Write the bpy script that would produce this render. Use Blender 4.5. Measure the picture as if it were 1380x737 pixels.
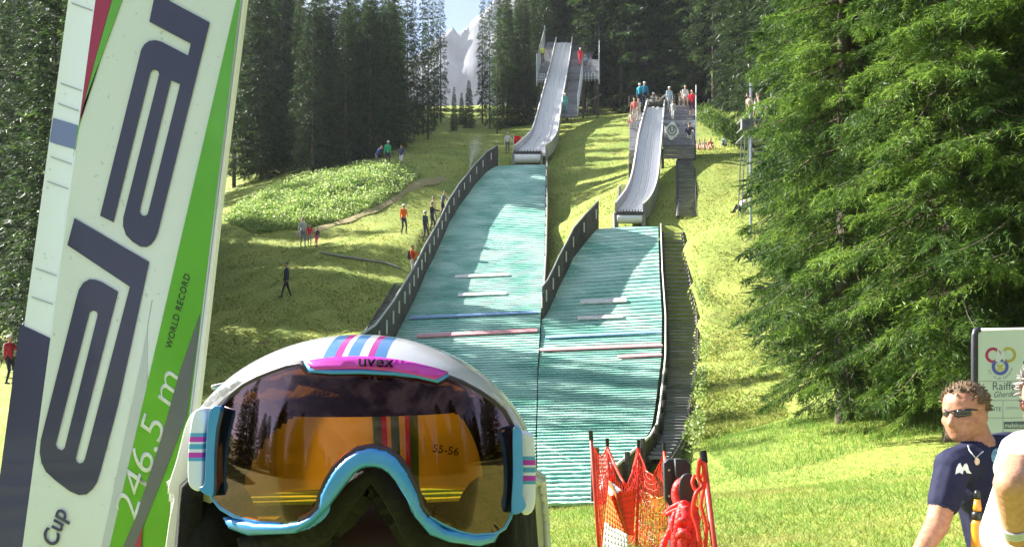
import bpy, bmesh, math, random
import numpy as np
from mathutils import Vector, Matrix, noise, geometry
R = math.radians
random.seed(7)
for o in list(bpy.data.objects): bpy.data.objects.remove(o)
scn = bpy.context.scene
col = scn.collection

# ------------------------------------------------------------------ camera
F = 1342.0; HZ = 500.0; CZ = 1.6
cd = bpy.data.cameras.new('camera'); cam = bpy.data.objects.new('camera', cd); col.objects.link(cam)
cam.location = (0, 0, CZ); cam.rotation_euler = (R(90), 0, 0)
cd.sensor_width = 36; cd.lens = 36 * F / 1380; cd.shift_y = (HZ - 368.5) / 1380
cd.clip_start = 0.05; cd.clip_end = 9000
scn.camera = cam
# ------------------------------------------------------------------ light
SUN_AZ = 61.0   # degrees left of the view direction
SUN_EL = 35.0
w = bpy.data.worlds.new('World'); scn.world = w; w.use_nodes = True
nt = w.node_tree; nt.nodes.clear()
wo = nt.nodes.new('ShaderNodeOutputWorld'); bg = nt.nodes.new('ShaderNodeBackground')
sky = nt.nodes.new('ShaderNodeTexSky'); sky.sky_type = 'NISHITA'; sky.sun_disc = False
sky.sun_elevation = R(SUN_EL); sky.sun_rotation = R(-SUN_AZ); sky.altitude = 1200; sky.dust_density = 1.5
tcw = nt.nodes.new('ShaderNodeTexCoord'); mpw = nt.nodes.new('ShaderNodeMapping'); mpw.inputs['Scale'].default_value = (1, 1, 2.2)
nzw = nt.nodes.new('ShaderNodeTexNoise'); nzw.inputs['Scale'].default_value = 3.0; nzw.inputs['Detail'].default_value = 7
rpw = nt.nodes.new('ShaderNodeValToRGB'); rpw.color_ramp.elements[0].position = .47; rpw.color_ramp.elements[1].position = .62
mxw = nt.nodes.new('ShaderNodeMix'); mxw.data_type = 'RGBA'; mxw.inputs[7].default_value = (5.2, 5.4, 5.8, 1)
nt.links.new(tcw.outputs['Generated'], mpw.inputs['Vector']); nt.links.new(mpw.outputs[0], nzw.inputs['Vector'])
nt.links.new(nzw.outputs['Fac'], rpw.inputs[0]); nt.links.new(rpw.outputs[0], mxw.inputs[0])
nt.links.new(sky.outputs[0], mxw.inputs[6]); nt.links.new(mxw.outputs[2], bg.inputs['Color'])
bg.inputs['Strength'].default_value = 0.05
nt.links.new(bg.outputs[0], wo.inputs[0])
sl = bpy.data.lights.new('sun', 'SUN'); sun = bpy.data.objects.new('sun', sl); col.objects.link(sun)
sl.energy = 5.0; sl.angle = R(.5); sl.color = (1, .95, .86)
TOSUN = Vector((-math.sin(R(SUN_AZ)) * math.cos(R(SUN_EL)), math.cos(R(SUN_AZ)) * math.cos(R(SUN_EL)), math.sin(R(SUN_EL))))
sun.rotation_euler = (-TOSUN).to_track_quat('-Z', 'Y').to_euler(); sun.location = (-40, 40, 60)
scn.view_settings.view_transform = 'Standard'; scn.view_settings.look = 'None'
scn.view_settings.exposure = 2.1; scn.view_settings.gamma = 1
scn.view_settings.use_curve_mapping = False
scn.cycles.max_bounces = 8; scn.cycles.transparent_max_bounces = 12

# ------------------------------------------------------------------ helpers
def P(px, py, D): return Vector(((px - 690) / F * D, D, CZ + (HZ - py) / F * D))

class MB:
    def __init__(s): s.v = []; s.f = []; s.m = []
    def face(s, pts, m=0):
        n = len(s.v); s.v += [tuple(p) for p in pts]; s.f.append(tuple(range(n, n + len(pts)))); s.m.append(m)
    def raw(s, vs, fs, m=0):
        n = len(s.v); s.v += [tuple(p) for p in vs]
        for f in fs: s.f.append(tuple(i + n for i in f)); s.m.append(m)
    def box(s, c, size, mtx=None, m=0):
        x, y, z = (a / 2 for a in size); vs = [Vector((sx * x, sy * y, sz * z)) for sz in (-1, 1) for sx, sy in ((-1, -1), (1, -1), (1, 1), (-1, 1))]
        if mtx: vs = [mtx @ v for v in vs]
        c = Vector(c); s.raw([v + c for v in vs], [(3, 2, 1, 0), (4, 5, 6, 7), (0, 1, 5, 4), (1, 2, 6, 5), (2, 3, 7, 6), (3, 0, 4, 7)], m)
    def hexa(s, b, t, m=0):   # b, t: four points bottom ring, top ring
        s.raw(list(b) + list(t), [(3, 2, 1, 0), (4, 5, 6, 7), (0, 1, 5, 4), (1, 2, 6, 5), (2, 3, 7, 6), (3, 0, 4, 7)], m)
    def tube(s, pts, r, n=6, m=0, caps=True):
        pts = [Vector(p) for p in pts]; k = len(pts)
        rs = r if isinstance(r, (list, tuple)) else [r] * k
        vs = []; up = Vector((0, 0, 1)); t0 = (pts[1] - pts[0]).normalized()
        if abs(t0.dot(up)) > .9: up = Vector((1, 0, 0))
        a = t0.cross(up).normalized()
        for i in range(k):
            t = (pts[min(i + 1, k - 1)] - pts[max(i - 1, 0)]).normalized()
            a = (a - t * a.dot(t)).normalized(); b = t.cross(a)
            for j in range(n):
                an = 2 * math.pi * j / n; vs.append(pts[i] + (a * math.cos(an) + b * math.sin(an)) * rs[i])
        fs = [(i * n + j, i * n + (j + 1) % n, (i + 1) * n + (j + 1) % n, (i + 1) * n + j) for i in range(k - 1) for j in range(n)]
        if caps: fs += [tuple(range(n - 1, -1, -1)), tuple((k - 1) * n + j for j in range(n))]
        s.raw(vs, fs, m)
    def ball(s, c, rad, mtx=None, seg=12, rings=8, m=0):
        c = Vector(c); rx, ry, rz = rad if isinstance(rad, (tuple, list, Vector)) else (rad,) * 3
        vs = []; fs = []
        for i in range(1, rings):
            th = math.pi * i / rings
            for j in range(seg):
                ph = 2 * math.pi * j / seg
                vs.append(Vector((rx * math.sin(th) * math.cos(ph), ry * math.sin(th) * math.sin(ph), rz * math.cos(th))))
        vs += [Vector((0, 0, rz)), Vector((0, 0, -rz))]; T = len(vs) - 2
        for i in range(rings - 2):
            for j in range(seg):
                a = i * seg + j; b = i * seg + (j + 1) % seg; fs.append((a, a + seg, b + seg, b))
        for j in range(seg):
            fs.append((T, j, (j + 1) % seg)); o = (rings - 2) * seg; fs.append((T + 1, o + (j + 1) % seg, o + j))
        if mtx: vs = [mtx @ v for v in vs]
        s.raw([v + c for v in vs], fs, m)
    def cap(s, a, b, r0, r1, seg=10, m=0):  # tapered capsule
        a = Vector(a); b = Vector(b); d = (b - a); L = d.length; d = d.normalized() if L > 1e-6 else Vector((0, 0, 1))
        pts = []; rs = []
        for k in range(4, -1, -1): an = k * math.pi / 2 / 4.2; pts.append(a - d * r0 * math.sin(an)); rs.append(max(r0 * math.cos(an), .0005))
        for k in range(0, 5): an = k * math.pi / 2 / 4.2; pts.append(b + d * r1 * math.sin(an)); rs.append(max(r1 * math.cos(an), .0005))
        s.tube(pts, rs, seg, m)
    def build(s, name, mats, parent=None, smooth=False, kind=None):
        me = bpy.data.meshes.new(name); me.from_pydata(s.v, [], s.f)
        mats = mats if isinstance(mats, (list, tuple)) else [mats]
        for q in mats: me.materials.append(q)
        if len(mats) > 1: me.polygons.foreach_set('material_index', s.m)
        if smooth: me.polygons.foreach_set('use_smooth', [True] * len(s.f))
        me.update()
        return link(name, me, parent, kind)

def link(name, me, parent=None, kind=None):
    o = bpy.data.objects.new(name, me); col.objects.link(o)
    if parent is not None:
        o.parent = parent
        o.matrix_parent_inverse = world(parent).inverted()
    if kind: o['kind'] = kind
    return o
def world(o):
    m = o.matrix_basis.copy()
    if o.parent: m = world(o.parent) @ o.matrix_parent_inverse @ m
    return m
def tag(o, label=None, cat=None, group=None, kind=None):
    if label: o['label'] = label
    if cat: o['category'] = cat
    if group: o['group'] = group
    if kind: o['kind'] = kind
    return o
def empty(name, loc, label=None, cat=None, group=None):
    o = bpy.data.objects.new(name, None); col.objects.link(o); o.location = loc; o.empty_display_size = .2
    return tag(o, label, cat, group)
def tri_mesh(name, V, T, mats, parent=None, kind=None, mi=None):
    me = bpy.data.meshes.new(name or 'crown'); V = np.asarray(V, np.float32); T = np.asarray(T, np.int32)
    me.vertices.add(len(V)); me.vertices.foreach_set('co', V.ravel())
    k = T.shape[1]
    me.loops.add(T.size); me.loops.foreach_set('vertex_index', T.ravel())
    me.polygons.add(len(T)); me.polygons.foreach_set('loop_start', np.arange(0, T.size, k, dtype=np.int32))
    me.polygons.foreach_set('loop_total', np.full(len(T), k, np.int32))
    for q in (mats if isinstance(mats, (list, tuple)) else [mats]): me.materials.append(q)
    if mi is not None: me.polygons.foreach_set('material_index', np.asarray(mi, np.int32))
    me.update(calc_edges=True)
    return link(name, me, parent, kind) if name else me

# ------------------------------------------------------------------ materials
_mc = {}
def mat(name, c, rough=.6, var=.15, scale=8., bump=0., c2=None, spec=.5, trans=0., metal=0., coat=0., stretch=None, rnd=0., detail=4, ramp=None):
    key = (name, c)
    if key in _mc: return _mc[key]
    m = bpy.data.materials.new(name); m.use_nodes = True; n = m.node_tree; b = n.nodes['Principled BSDF']
    b.inputs['Roughness'].default_value = rough; b.inputs['Metallic'].default_value = metal
    b.inputs['Specular IOR Level'].default_value = spec; b.inputs['Coat Weight'].default_value = coat
    tc = n.nodes.new('ShaderNodeTexCoord'); mp = n.nodes.new('ShaderNodeMapping')
    if stretch: mp.inputs['Scale'].default_value = stretch
    nz = n.nodes.new('ShaderNodeTexNoise'); nz.inputs['Scale'].default_value = scale; nz.inputs['Detail'].default_value = detail
    n.links.new(tc.outputs['Object'], mp.inputs[0]); n.links.new(mp.outputs[0], nz.inputs['Vector'])
    rp = n.nodes.new('ShaderNodeValToRGB'); n.links.new(nz.outputs['Fac'], rp.inputs[0])
    r0, r1 = ramp or (.35, .65)
    rp.color_ramp.elements[0].position = r0; rp.color_ramp.elements[1].position = r1
    a = c2 if c2 else tuple(x * (1 - var) for x in c); d = c if c2 else tuple(min(1, x * (1 + var)) for x in c)
    rp.color_ramp.elements[0].color = (*a, 1); rp.color_ramp.elements[1].color = (*d, 1)
    out = rp.outputs[0]
    if rnd:
        oi = n.nodes.new('ShaderNodeObjectInfo'); hs = n.nodes.new('ShaderNodeHueSaturation')
        mr = n.nodes.new('ShaderNodeMapRange'); mr.inputs[3].default_value = 1 - rnd; mr.inputs[4].default_value = 1 + rnd
        n.links.new(oi.outputs['Random'], mr.inputs[0]); n.links.new(mr.outputs[0], hs.inputs['Value'])
        n.links.new(out, hs.inputs['Color']); out = hs.outputs[0]
    n.links.new(out, b.inputs['Base Color'])
    if bump:
        bp = n.nodes.new('ShaderNodeBump'); bp.inputs['Strength'].default_value = bump; bp.inputs['Distance'].default_value = .02
        n.links.new(nz.outputs['Fac'], bp.inputs['Height']); n.links.new(bp.outputs[0], b.inputs['Normal'])
    if trans:
        t = n.nodes.new('ShaderNodeBsdfTranslucent'); mx = n.nodes.new('ShaderNodeMixShader'); mx.inputs[0].default_value = trans
        n.links.new(out, t.inputs['Color']); n.links.new(b.outputs[0], mx.inputs[1]); n.links.new(t.outputs[0], mx.inputs[2])
        n.links.new(mx.outputs[0], n.nodes['Material Output'].inputs['Surface'])
    _mc[key] = m
    return m

M_wood = mat('weathered_boards', (.2, .19, .18), .8, scale=3, stretch=(1, 1, 12), var=.35, bump=.3, rnd=.25)
M_dark = mat('dark_boards', (.075, .065, .058), .8, scale=4, stretch=(1, 1, 8), var=.4, bump=.3, rnd=.3)
M_step = mat('step_boards', (.22, .22, .23), .7, scale=6, stretch=(.3, 2, 2), var=.3, rnd=.2)
M_grey = mat('grey_deck', (.16, .16, .175), .6, scale=5, var=.25, rnd=.2)
M_steel = mat('galvanised_steel', (.5, .53, .55), .4, metal=.7, var=.1)
M_white = mat('white_paint', (.8, .8, .78), .5, var=.06, scale=4)
M_track = mat('plastic_track', (.82, .82, .86), .22, scale=20, stretch=(4, .3, .3), var=.2, spec=.6)
M_bark = mat('spruce_bark', (.1, .075, .055), .9, scale=5, stretch=(1, 1, .3), var=.5, bump=.6)
M_black = mat('black_plastic', (.012, .012, .014), .4, var=.2)
M_red = mat('red_net_cord', (.82, .05, .025), .5, var=.2, trans=.25)
M_redrope = mat('red_rope', (.7, .02, .02), .5, scale=60, var=.3, bump=.5)
M_skin = mat('skin', (.55, .3, .2), .5, scale=12, var=.1, spec=.4)
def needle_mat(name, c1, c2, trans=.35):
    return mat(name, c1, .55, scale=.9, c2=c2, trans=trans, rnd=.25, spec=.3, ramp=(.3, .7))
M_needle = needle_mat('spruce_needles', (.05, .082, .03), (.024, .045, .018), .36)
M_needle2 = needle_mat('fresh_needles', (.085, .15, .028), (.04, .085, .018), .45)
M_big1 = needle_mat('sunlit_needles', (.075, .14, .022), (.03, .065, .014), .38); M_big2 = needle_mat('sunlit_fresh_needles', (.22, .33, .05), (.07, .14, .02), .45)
M_cone = mat('spruce_cone', (.15, .08, .04), .8)

# ------------------------------------------------------------------ hill profiles
BD = np.array([10, 13.5, 16.5, 20, 26, 33, 42, 52, 64, 71, 77, 79.])
BZ = np.array([-.22, -.21, -.12, .11, .63, 1.6, 3.79, 6.64, 11.1, 14.3, 17.5, 18.5])
SD = np.array([10, 13.5, 16.5, 20, 26, 33, 38, 42, 47, 50, 52, 53.])
SZ = np.array([-.22, -.21, -.12, .11, .63, 1.6, 2.62, 3.79, 6.2, 7.9, 9.1, 9.6])
def smooth_interp(x, X, Y):
    # monotone cubic (Fritsch-Carlson)
    x = np.asarray(x, float); h = np.diff(X); d = np.diff(Y) / h
    m = np.zeros(len(X)); m[1:-1] = (d[:-1] + d[1:]) / 2; m[0] = d[0]; m[-1] = d[-1]
    for i in range(1, len(X) - 1):
        if d[i - 1] * d[i] <= 0: m[i] = 0
        else: m[i] = np.sign(d[i]) * min(abs(m[i]), 3 * abs(d[i]), 3 * abs(d[i - 1]))
    xi = np.clip(x, X[0], X[-1]); k = np.clip(np.searchsorted(X, xi) - 1, 0, len(h) - 1); t = (xi - X[k]) / h[k]
    return (2*t**3-3*t**2+1)*Y[k] + (t**3-2*t**2+t)*h[k]*m[k] + (-2*t**3+3*t**2)*Y[k+1] + (t**3-t**2)*h[k]*m[k+1]
def zb(D): return smooth_interp(D, BD, BZ)
def zs(D): return smooth_interp(D, SD, SZ)
BL = (np.array([13, 52, 64, 68, 72.5, 75.5, 77.]), np.array([-4.6, -4.65, -4.15, -3.7, -2.85, -2.0, -1.2]))
BR = (np.array([13.5, 20, 33, 42, 52, 64, 77.]), np.array([.35, .48, .86, 1.22, 1.67, 2.15, 2.6]))
SLf = (np.array([13.5, 20, 33, 42, 42.8, 45.6, 48.9, 50.5, 52.]), np.array([.36, .49, .87, 1.23, 1.47, 2.1, 2.99, 3.7, 4.45]))
SR = (np.array([13.5, 15, 16.5, 18, 20, 22, 26, 30, 35, 42, 47, 52, 53.]), np.array([1.1, 1.3, 1.66, 2.08, 2.67, 3.11, 3.78, 4.44, 5.3, 6.38, 7.0, 7.67, 7.8]))
SW = (np.array([18., 22.5, 29.5, 35, 42, 52]), np.array([.38, .46, .72, .98, 1.2, .95]))
def xi(c, D): return np.interp(D, c[0], c[1])
_dd = np.linspace(13, 79, 3000)
def D_on(z, py, hi):
    ys = HZ - (z(_dd) - CZ) / _dd * F; k = _dd <= hi
    return float(np.interp(-py, -ys[k], _dd[k]))

# ------------------------------------------------------------------ terrain
ctrl = []
def c_(px, py, D, dz=0): p = P(px, py, D); ctrl.append((p.x, p.y, p.z + dz))
for a in [(20, 519, 36), (385, 403, 48), (410, 335, 60), (543, 317, 56), (553, 375, 52), (575, 330, 54.5), (590, 285, 62), (520, 228, 71),
          (600, 238, 74), (340, 300, 66), (430, 260, 70), (300, 292, 70), (0, 430, 55), (-60, 470, 48), (280, 520, 36), (150, 400, 55), (640, 218, 77), (680, 207, 83), (630, 190, 92),
          (780, 212, 80), (800, 158, 96), (850, 157, 94), (780, 252, 70), (800, 278, 61), (765, 335, 52), (745, 400, 45), (848, 304, 52.8), (830, 250, 58),
          (920, 205, 64), (965, 208, 66), (900, 272, 57), (1000, 287, 52), (960, 400, 42), (955, 500, 32), (940, 600, 20.5), (1060, 552, 21), (1130, 562, 20),
          (1220, 535, 21), (1000, 640, 13), (1000, 737, 8.6), (850, 690, 14.3), (720, 686, 13), (1200, 660, 11.5), (1010, 500, 29), (1050, 470, 32), (1300, 480, 28),
          (1450, 510, 26), (1010, 262, 49), (1000, 196, 72), (960, 190, 80), (900, 150, 88), (1150, 360, 45), (1300, 420, 45), (200, 330, 68), (0, 350, 80), (700, 170, 100), (800, 148, 110), (950, 150, 105), (520, 190, 90), (400, 215, 92)]:
    c_(*a)
for x, y, z in [(0, 0, 0), (-5, 5, 0), (5, 5, .05), (-12, 12, -.1), (12, 8, .3), (0, -20, 0), (-30, 0, -.3), (30, 0, .8), (-30, 25, .6), (30, 20, 2.0), (-8, 25, .3), (-8, 16, -.1), (-45, 70, 11), (-45, 45, 3), (45, 60, 15), (45, 100, 30), (-45, 110, 28), (0, 125, 36)]:
    ctrl.append((x, y, z))
for D in (16, 22, 30, 38, 46, 54, 62, 70, 76): ctrl.append((xi(BL, D) - .6, D, float(zb(D)) - .25))
for D in (16, 20, 25, 31, 38, 45, 51): ctrl.append((xi(SR, D) + 1.9, D, float(zs(D)) - (.35 if D > 26 else .5)))
for D in (48, 56, 64, 72): ctrl.append((xi(BR, D) + .5, D, float(zb(D)) - .5))
C = np.array(ctrl)
def tps_k(r2): return .5 * r2 * np.log(r2 + 1e-9)
_n = len(C); _d = ((C[:, None, :2] - C[None, :, :2]) ** 2).sum(-1); _A = np.zeros((_n + 3, _n + 3)); _A[:_n, :_n] = tps_k(_d) + np.eye(_n) * 12
_A[:_n, _n] = 1; _A[:_n, _n + 1:] = C[:, :2]; _A[_n, :_n] = 1; _A[_n + 1:, :_n] = C[:, :2].T
_w = np.linalg.solve(_A, np.concatenate([C[:, 2], [0, 0, 0]]))
def h0(x, y):
    x = np.asarray(x, float); y = np.asarray(y, float); sh = x.shape; x = x.ravel(); y = y.ravel(); out = np.zeros(len(x))
    for i in range(0, len(x), 20000):
        xx = x[i:i+20000]; yy = y[i:i+20000]
        r2 = (xx[:, None] - C[None, :, 0]) ** 2 + (yy[:, None] - C[None, :, 1]) ** 2
        t = tps_k(r2) @ _w[:_n] + _w[_n] + _w[_n+1] * xx + _w[_n+2] * yy
        far = np.where(yy > 15, np.minimum((yy - 15) * .29, 33), 0.)
        dist = np.maximum(np.maximum(np.abs(xx) - 42, yy - 112), -(yy + 12)) / 40
        k = np.clip(dist, 0, 1); k = k * k * (3 - 2 * k)
        out[i:i+20000] = t * (1 - k) + far * k
    return out.reshape(sh)
def h(x, y):
    x = np.asarray(x, float); y = np.asarray(y, float); z = h0(x, y)
    inb = (x > xi(BL, y) - .45) & (x < xi(BR, y) + .3) & (y < 77.6) & (y > 13.3)
    z = np.where(inb, np.minimum(z, zb(y) - .35), z)
    ins = (x > xi(SLf, y) - .3) & (x < xi(SR, y) + xi(SW, y) + .35) & (y < 52.3) & (y > 13.3)
    z = np.where(ins, np.minimum(z, zs(y) - .45), z)
    return z
def hz_(x, y): return float(h(np.array([x]), np.array([y]))[0])
def G(px, py, d0=4., d1=130., surf=None):
    D = np.linspace(d0, d1, 900); x = (px - 690) / F * D; z = CZ + (HZ - py) / F * D; g = h(x, D) - z
    k = np.where(g > 0)[0]; i = k[0] if len(k) else len(D) - 1
    return Vector((x[i], D[i], float(h(x[i:i+1], D[i:i+1])[0])))

def grid_ax(a, b, step, far, g=1.28):
    L = list(np.arange(a, b + 1e-6, step)); s = step; v = a; lo = []
    while v > -far: s *= g; v -= s; lo.append(v)
    s = step; v = b; hi = []
    while v < far: s *= g; v += s; hi.append(v)
    return np.array(lo[::-1] + L + hi)
gx = grid_ax(-34, 36, .45, 3500); gy = grid_ax(2, 112, .45, 3500)
XX, YY = np.meshgrid(gx, gy); ZZ = h(XX, YY)
rough_ = np.array([[0.]])
core = (np.abs(XX) < 60) & (YY > 2) & (YY < 130)
ZZ = ZZ + np.where(core, .06 * np.sin(XX * 1.7 + np.sin(YY * 1.3)) * np.sin(YY * 1.1 + 1.3 * np.sin(XX * .8)), 0) * np.clip((YY - 12) / 20, 0, 1)
nx, ny = len(gx), len(gy)
V = np.stack([XX, YY, ZZ], -1).reshape(-1, 3)
I = np.arange(nx * ny).reshape(ny, nx); T = np.stack([I[:-1, :-1], I[:-1, 1:], I[1:, 1:], I[1:, :-1]], -1).reshape(-1, 4)
mg = bpy.data.materials.new('meadow_grass'); mg.use_nodes = True; n = mg.node_tree; b = n.nodes['Principled BSDF']; b.inputs['Roughness'].default_value = .85; b.inputs['Specular IOR Level'].default_value = .2
tc = n.nodes.new('ShaderNodeTexCoord')
def nz_(scale, detail=5, st=None):
    a = n.nodes.new('ShaderNodeTexNoise'); a.inputs['Scale'].default_value = scale; a.inputs['Detail'].default_value = detail
    if st:
        mp = n.nodes.new('ShaderNodeMapping'); mp.inputs['Scale'].default_value = st; n.links.new(tc.outputs['Object'], mp.inputs[0]); n.links.new(mp.outputs[0], a.inputs['Vector'])
    else: n.links.new(tc.outputs['Object'], a.inputs['Vector'])
    return a
def ramp_(src, p0, c0, p1, c1):
    r = n.nodes.new('ShaderNodeValToRGB'); r.color_ramp.elements[0].position = p0; r.color_ramp.elements[1].position = p1
    r.color_ramp.elements[0].color = (*c0, 1); r.color_ramp.elements[1].color = (*c1, 1); n.links.new(src, r.inputs[0]); return r
a1 = nz_(.35, 6); a2 = nz_(9, 4, (1, .5, 1)); a3 = nz_(45, 3)
r1 = ramp_(a1.outputs['Fac'], .38, (.17, .24, .04), .62, (.34, .36, .08)); r2 = ramp_(a2.outputs['Fac'], .35, (.14, .22, .04), .65, (.35, .39, .09))
mx = n.nodes.new('ShaderNodeMix'); mx.data_type = 'RGBA'; mx.inputs[0].default_value = .5; n.links.new(r1.outputs[0], mx.inputs[6]); n.links.new(r2.outputs[0], mx.inputs[7])
a4 = nz_(.9, 6); r4 = ramp_(a4.outputs['Fac'], .66, (0, 0, 0), .74, (1, 1, 1))
mx2 = n.nodes.new('ShaderNodeMix'); mx2.data_type = 'RGBA'; mx2.inputs[7].default_value = (.17, .13, .06, 1); n.links.new(r4.outputs[0], mx2.inputs[0]); n.links.new(mx.outputs[2], mx2.inputs[6])
n.links.new(mx2.outputs[2], b.inputs['Base Color'])
bp = n.nodes.new('ShaderNodeBump'); bp.inputs['Strength'].default_value = .6; bp.inputs['Distance'].default_value = .05; n.links.new(a3.outputs['Fac'], bp.inputs['Height']); n.links.new(bp.outputs[0], b.inputs['Normal'])
ground = tri_mesh('ground', V, T, mg, kind='structure'); ground.data.polygons.foreach_set('use_smooth', [True] * len(T))

# dirt path along the undergrowth
pth = [(398, 318), (432, 309), (476, 295), (514, 279), (546, 256), (579, 246), (604, 241)]
M_path = mat('trodden_earth', (.3, .23, .12), .9, scale=3, c2=(.24, .24, .07), bump=.4)
pp = [G(*q, 40) for q in pth]; mb = MB(); prev = None
fine = []
for i in range(len(pp) - 1):
    for k in range(6): fine.append(pp[i].lerp(pp[i + 1], k / 6))
for i, q in enumerate(fine):
    t = (fine[min(i + 1, len(fine) - 1)] - fine[max(0, i - 1)]); nrm = Vector((-t.y, t.x, 0)).normalized()
    wd = .45 + .12 * math.sin(i * 1.3); row = []
    for s_ in (-1, -.33, .33, 1): v = q + nrm * wd * s_; row.append(Vector((v.x, v.y, hz_(v.x, v.y) + (.09 if abs(s_) < .5 else .05))))
    if prev:
        for k in range(3): mb.face([prev[k], prev[k + 1], row[k + 1], row[k]])
    prev = row
mb.build('path', M_path, kind='structure', smooth=True)

# ------------------------------------------------------------------ landing hills: rows of plastic mats
def mat_material():
    m = mat('plastic_mats', (.46, .72, .63), .38, scale=.55, c2=(.20, .5, .41), rnd=.09, spec=.55, detail=8, ramp=(.36, .6))
    n = m.node_tree; b = n.nodes['Principled BSDF']; tc = n.nodes.new('ShaderNodeTexCoord'); mp = n.nodes.new('ShaderNodeMapping'); mp.inputs['Scale'].default_value = (26, 2.2, 2.2)
    nz = n.nodes.new('ShaderNodeTexNoise'); nz.inputs['Scale'].default_value = 1; nz.inputs['Detail'].default_value = 3
    n.links.new(tc.outputs['Object'], mp.inputs[0]); n.links.new(mp.outputs[0], nz.inputs[0])
    src = b.inputs['Base Color'].links[0].from_socket
    mx = n.nodes.new('ShaderNodeMix'); mx.data_type = 'RGBA'; mx.blend_type = 'OVERLAY'; mx.inputs[0].default_value = .4
    n.links.new(src, mx.inputs[6]); n.links.new(nz.outputs['Fac'], mx.inputs[7]); n.links.new(mx.outputs[2], b.inputs['Base Color'])
    bp = n.nodes.new('ShaderNodeBump'); bp.inputs['Strength'].default_value = .7; bp.inputs['Distance'].default_value = .03
    n.links.new(nz.outputs['Fac'], bp.inputs['Height']); n.links.new(bp.outputs[0], b.inputs['Normal'])
    return m
M_mat = mat_material()
rngm = random.Random(3)
def landing(root, z, L, Rr, D0, D1, pitch, ncol):
    D = D1; rows = []
    Ds = [D1]
    while Ds[-1] > D0:
        D = Ds[-1]; sl = float(z(D) - z(D - .3)) / .3; Ds.append(D - pitch / math.sqrt(1 + sl * sl))
    for i in range(len(Ds) - 1):
        Da, Db = Ds[i], Ds[i + 1] - .06; mb = MB(); top = []; bot = []; und = []
        for j in range(ncol + 1):
            t = j / ncol; pts = []
            for D, dz in ((Da, .03), (Db, .074)):
                x = float(xi(L, D)); x += (float(xi(Rr, D)) - x) * t; y = D + .16 * (t - .5) * (float(xi(Rr, D)) - float(xi(L, D)))
                y = min(y, D1 + .02); pts.append(Vector((x, y, float(z(y)) + dz + rngm.uniform(-.007, .007))))
            top.append(pts[0]); bot.append(pts[1]); und.append(pts[1] + Vector((0, .03 + rngm.uniform(0, .015), -.05)))
        for j in range(ncol):
            mb.face([bot[j], bot[j + 1], top[j + 1], top[j]]); mb.face([und[j], und[j + 1], bot[j + 1], bot[j]])
        mb.build('mat_row', M_mat, root)
def wall(root, pts, lo, hi, th, board, seg, cap=None, capr=.035, brackets=0, side=1, bm=None):
    # pts: 3D base points; boards set on end between lo and hi above them
    pts = [Vector(p) for p in pts]; path = [pts[0]]; 
    for a, b in zip(pts[:-1], pts[1:]):
        k = max(1, int((b - a).length / seg + .5))
        for i in range(1, k + 1): path.append(a.lerp(b, i / k))
    up = Vector((0, 0, 1))
    for i in range(len(path) - 1):
        a, b = path[i], path[i + 1]; d = (b - a); g = d * (.012 / max(d.length, .01)); a2 = a + g; b2 = b - g
        nrm = Vector((-d.y, d.x, 0)).normalized() * th / 2; j = rngm.uniform(-.015, .015)
        mb = MB(); mb.hexa([a2 - nrm + up * lo, b2 - nrm + up * lo, b2 + nrm + up * lo, a2 + nrm + up * lo], [a2 - nrm + up * (hi + j), b2 - nrm + up * (hi + j), b2 + nrm + up * (hi + j), a2 + nrm + up * (hi + j)])
        mb.build('board', board, root)
        if brackets and i % brackets == 0:
            mb = MB(); q = a.lerp(b, .5) + Vector((-d.y, d.x, 0)).normalized() * side * (th / 2 + .03)
            mb.tube([q + up * (hi - .75), q + up * (hi - .25)], .035, 5); mb.build('bracket', bm, root)
    mb = MB(); mb.tube([p + up * (hi + capr * .8) for p in path], capr, 6); mb.build('cap_rail', cap, root, smooth=True)

big = empty('landing_hill', (-1, 40, float(zb(40))), 'larger landing hill of overlapping green plastic mats on the left', 'ski jump hill')
landing(big, zb, BL, BR, 13.6, 77.0, .45, 16)
small = empty('landing_hill', (3.5, 40, float(zs(40))), 'smaller landing hill of green plastic mats on the right, next to the wooden stairs', 'ski jump hill')
landing(small, zs, SLf, SR, 13.6, 52.0, .45, 12)
M_lw = mat('white_line', (.75, .75, .72), .6); M_lb = mat('blue_line', (.25, .42, .68), .6); M_lr = mat('pink_line', (.62, .3, .32), .6)
def stripe(root, z, hi, x0, y0, x1, y1, wd, m):
    mb = MB(); N = 8; a = []; b = []
    for i in range(N + 1):
        px = x0 + (x1 - x0) * i / N; py = y0 + (y1 - y0) * i / N; D = D_on(z, py, hi); x = (px - 690) / F * D
        for L, s_ in ((a, wd / 2), (b, -wd / 2)): L.append(Vector((x, D + s_, float(z(D + s_)) + .15)))
    dn = Vector((0, 0, -.045))
    for i in range(N):
        mb.face([b[i], b[i + 1], a[i + 1], a[i]]); mb.face([b[i] + dn, b[i + 1] + dn, b[i + 1], b[i]])
    mb.build('marking_strip', m, root)
stripe(big, zb, 77, 613, 376, 686, 373, .5, M_lw); stripe(big, zb, 77, 617, 401, 682, 398.5, .5, M_lw)
stripe(big, zb, 77, 552, 432, 727, 424, .4, M_lb); stripe(big, zb, 77, 562, 457, 724, 449, .5, M_lr)
stripe(small, zs, 52, 782, 410.5, 844, 408, .4, M_lw); stripe(small, zs, 52, 778, 432.5, 839, 430, .4, M_lw)
stripe(small, zs, 52, 735, 459, 891, 451, .35, M_lb); stripe(small, zs, 52, 727, 476, 892, 469, .5, M_lr); stripe(small, zs, 52, 832, 485.5, 891, 482, .5, M_lr)

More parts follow.
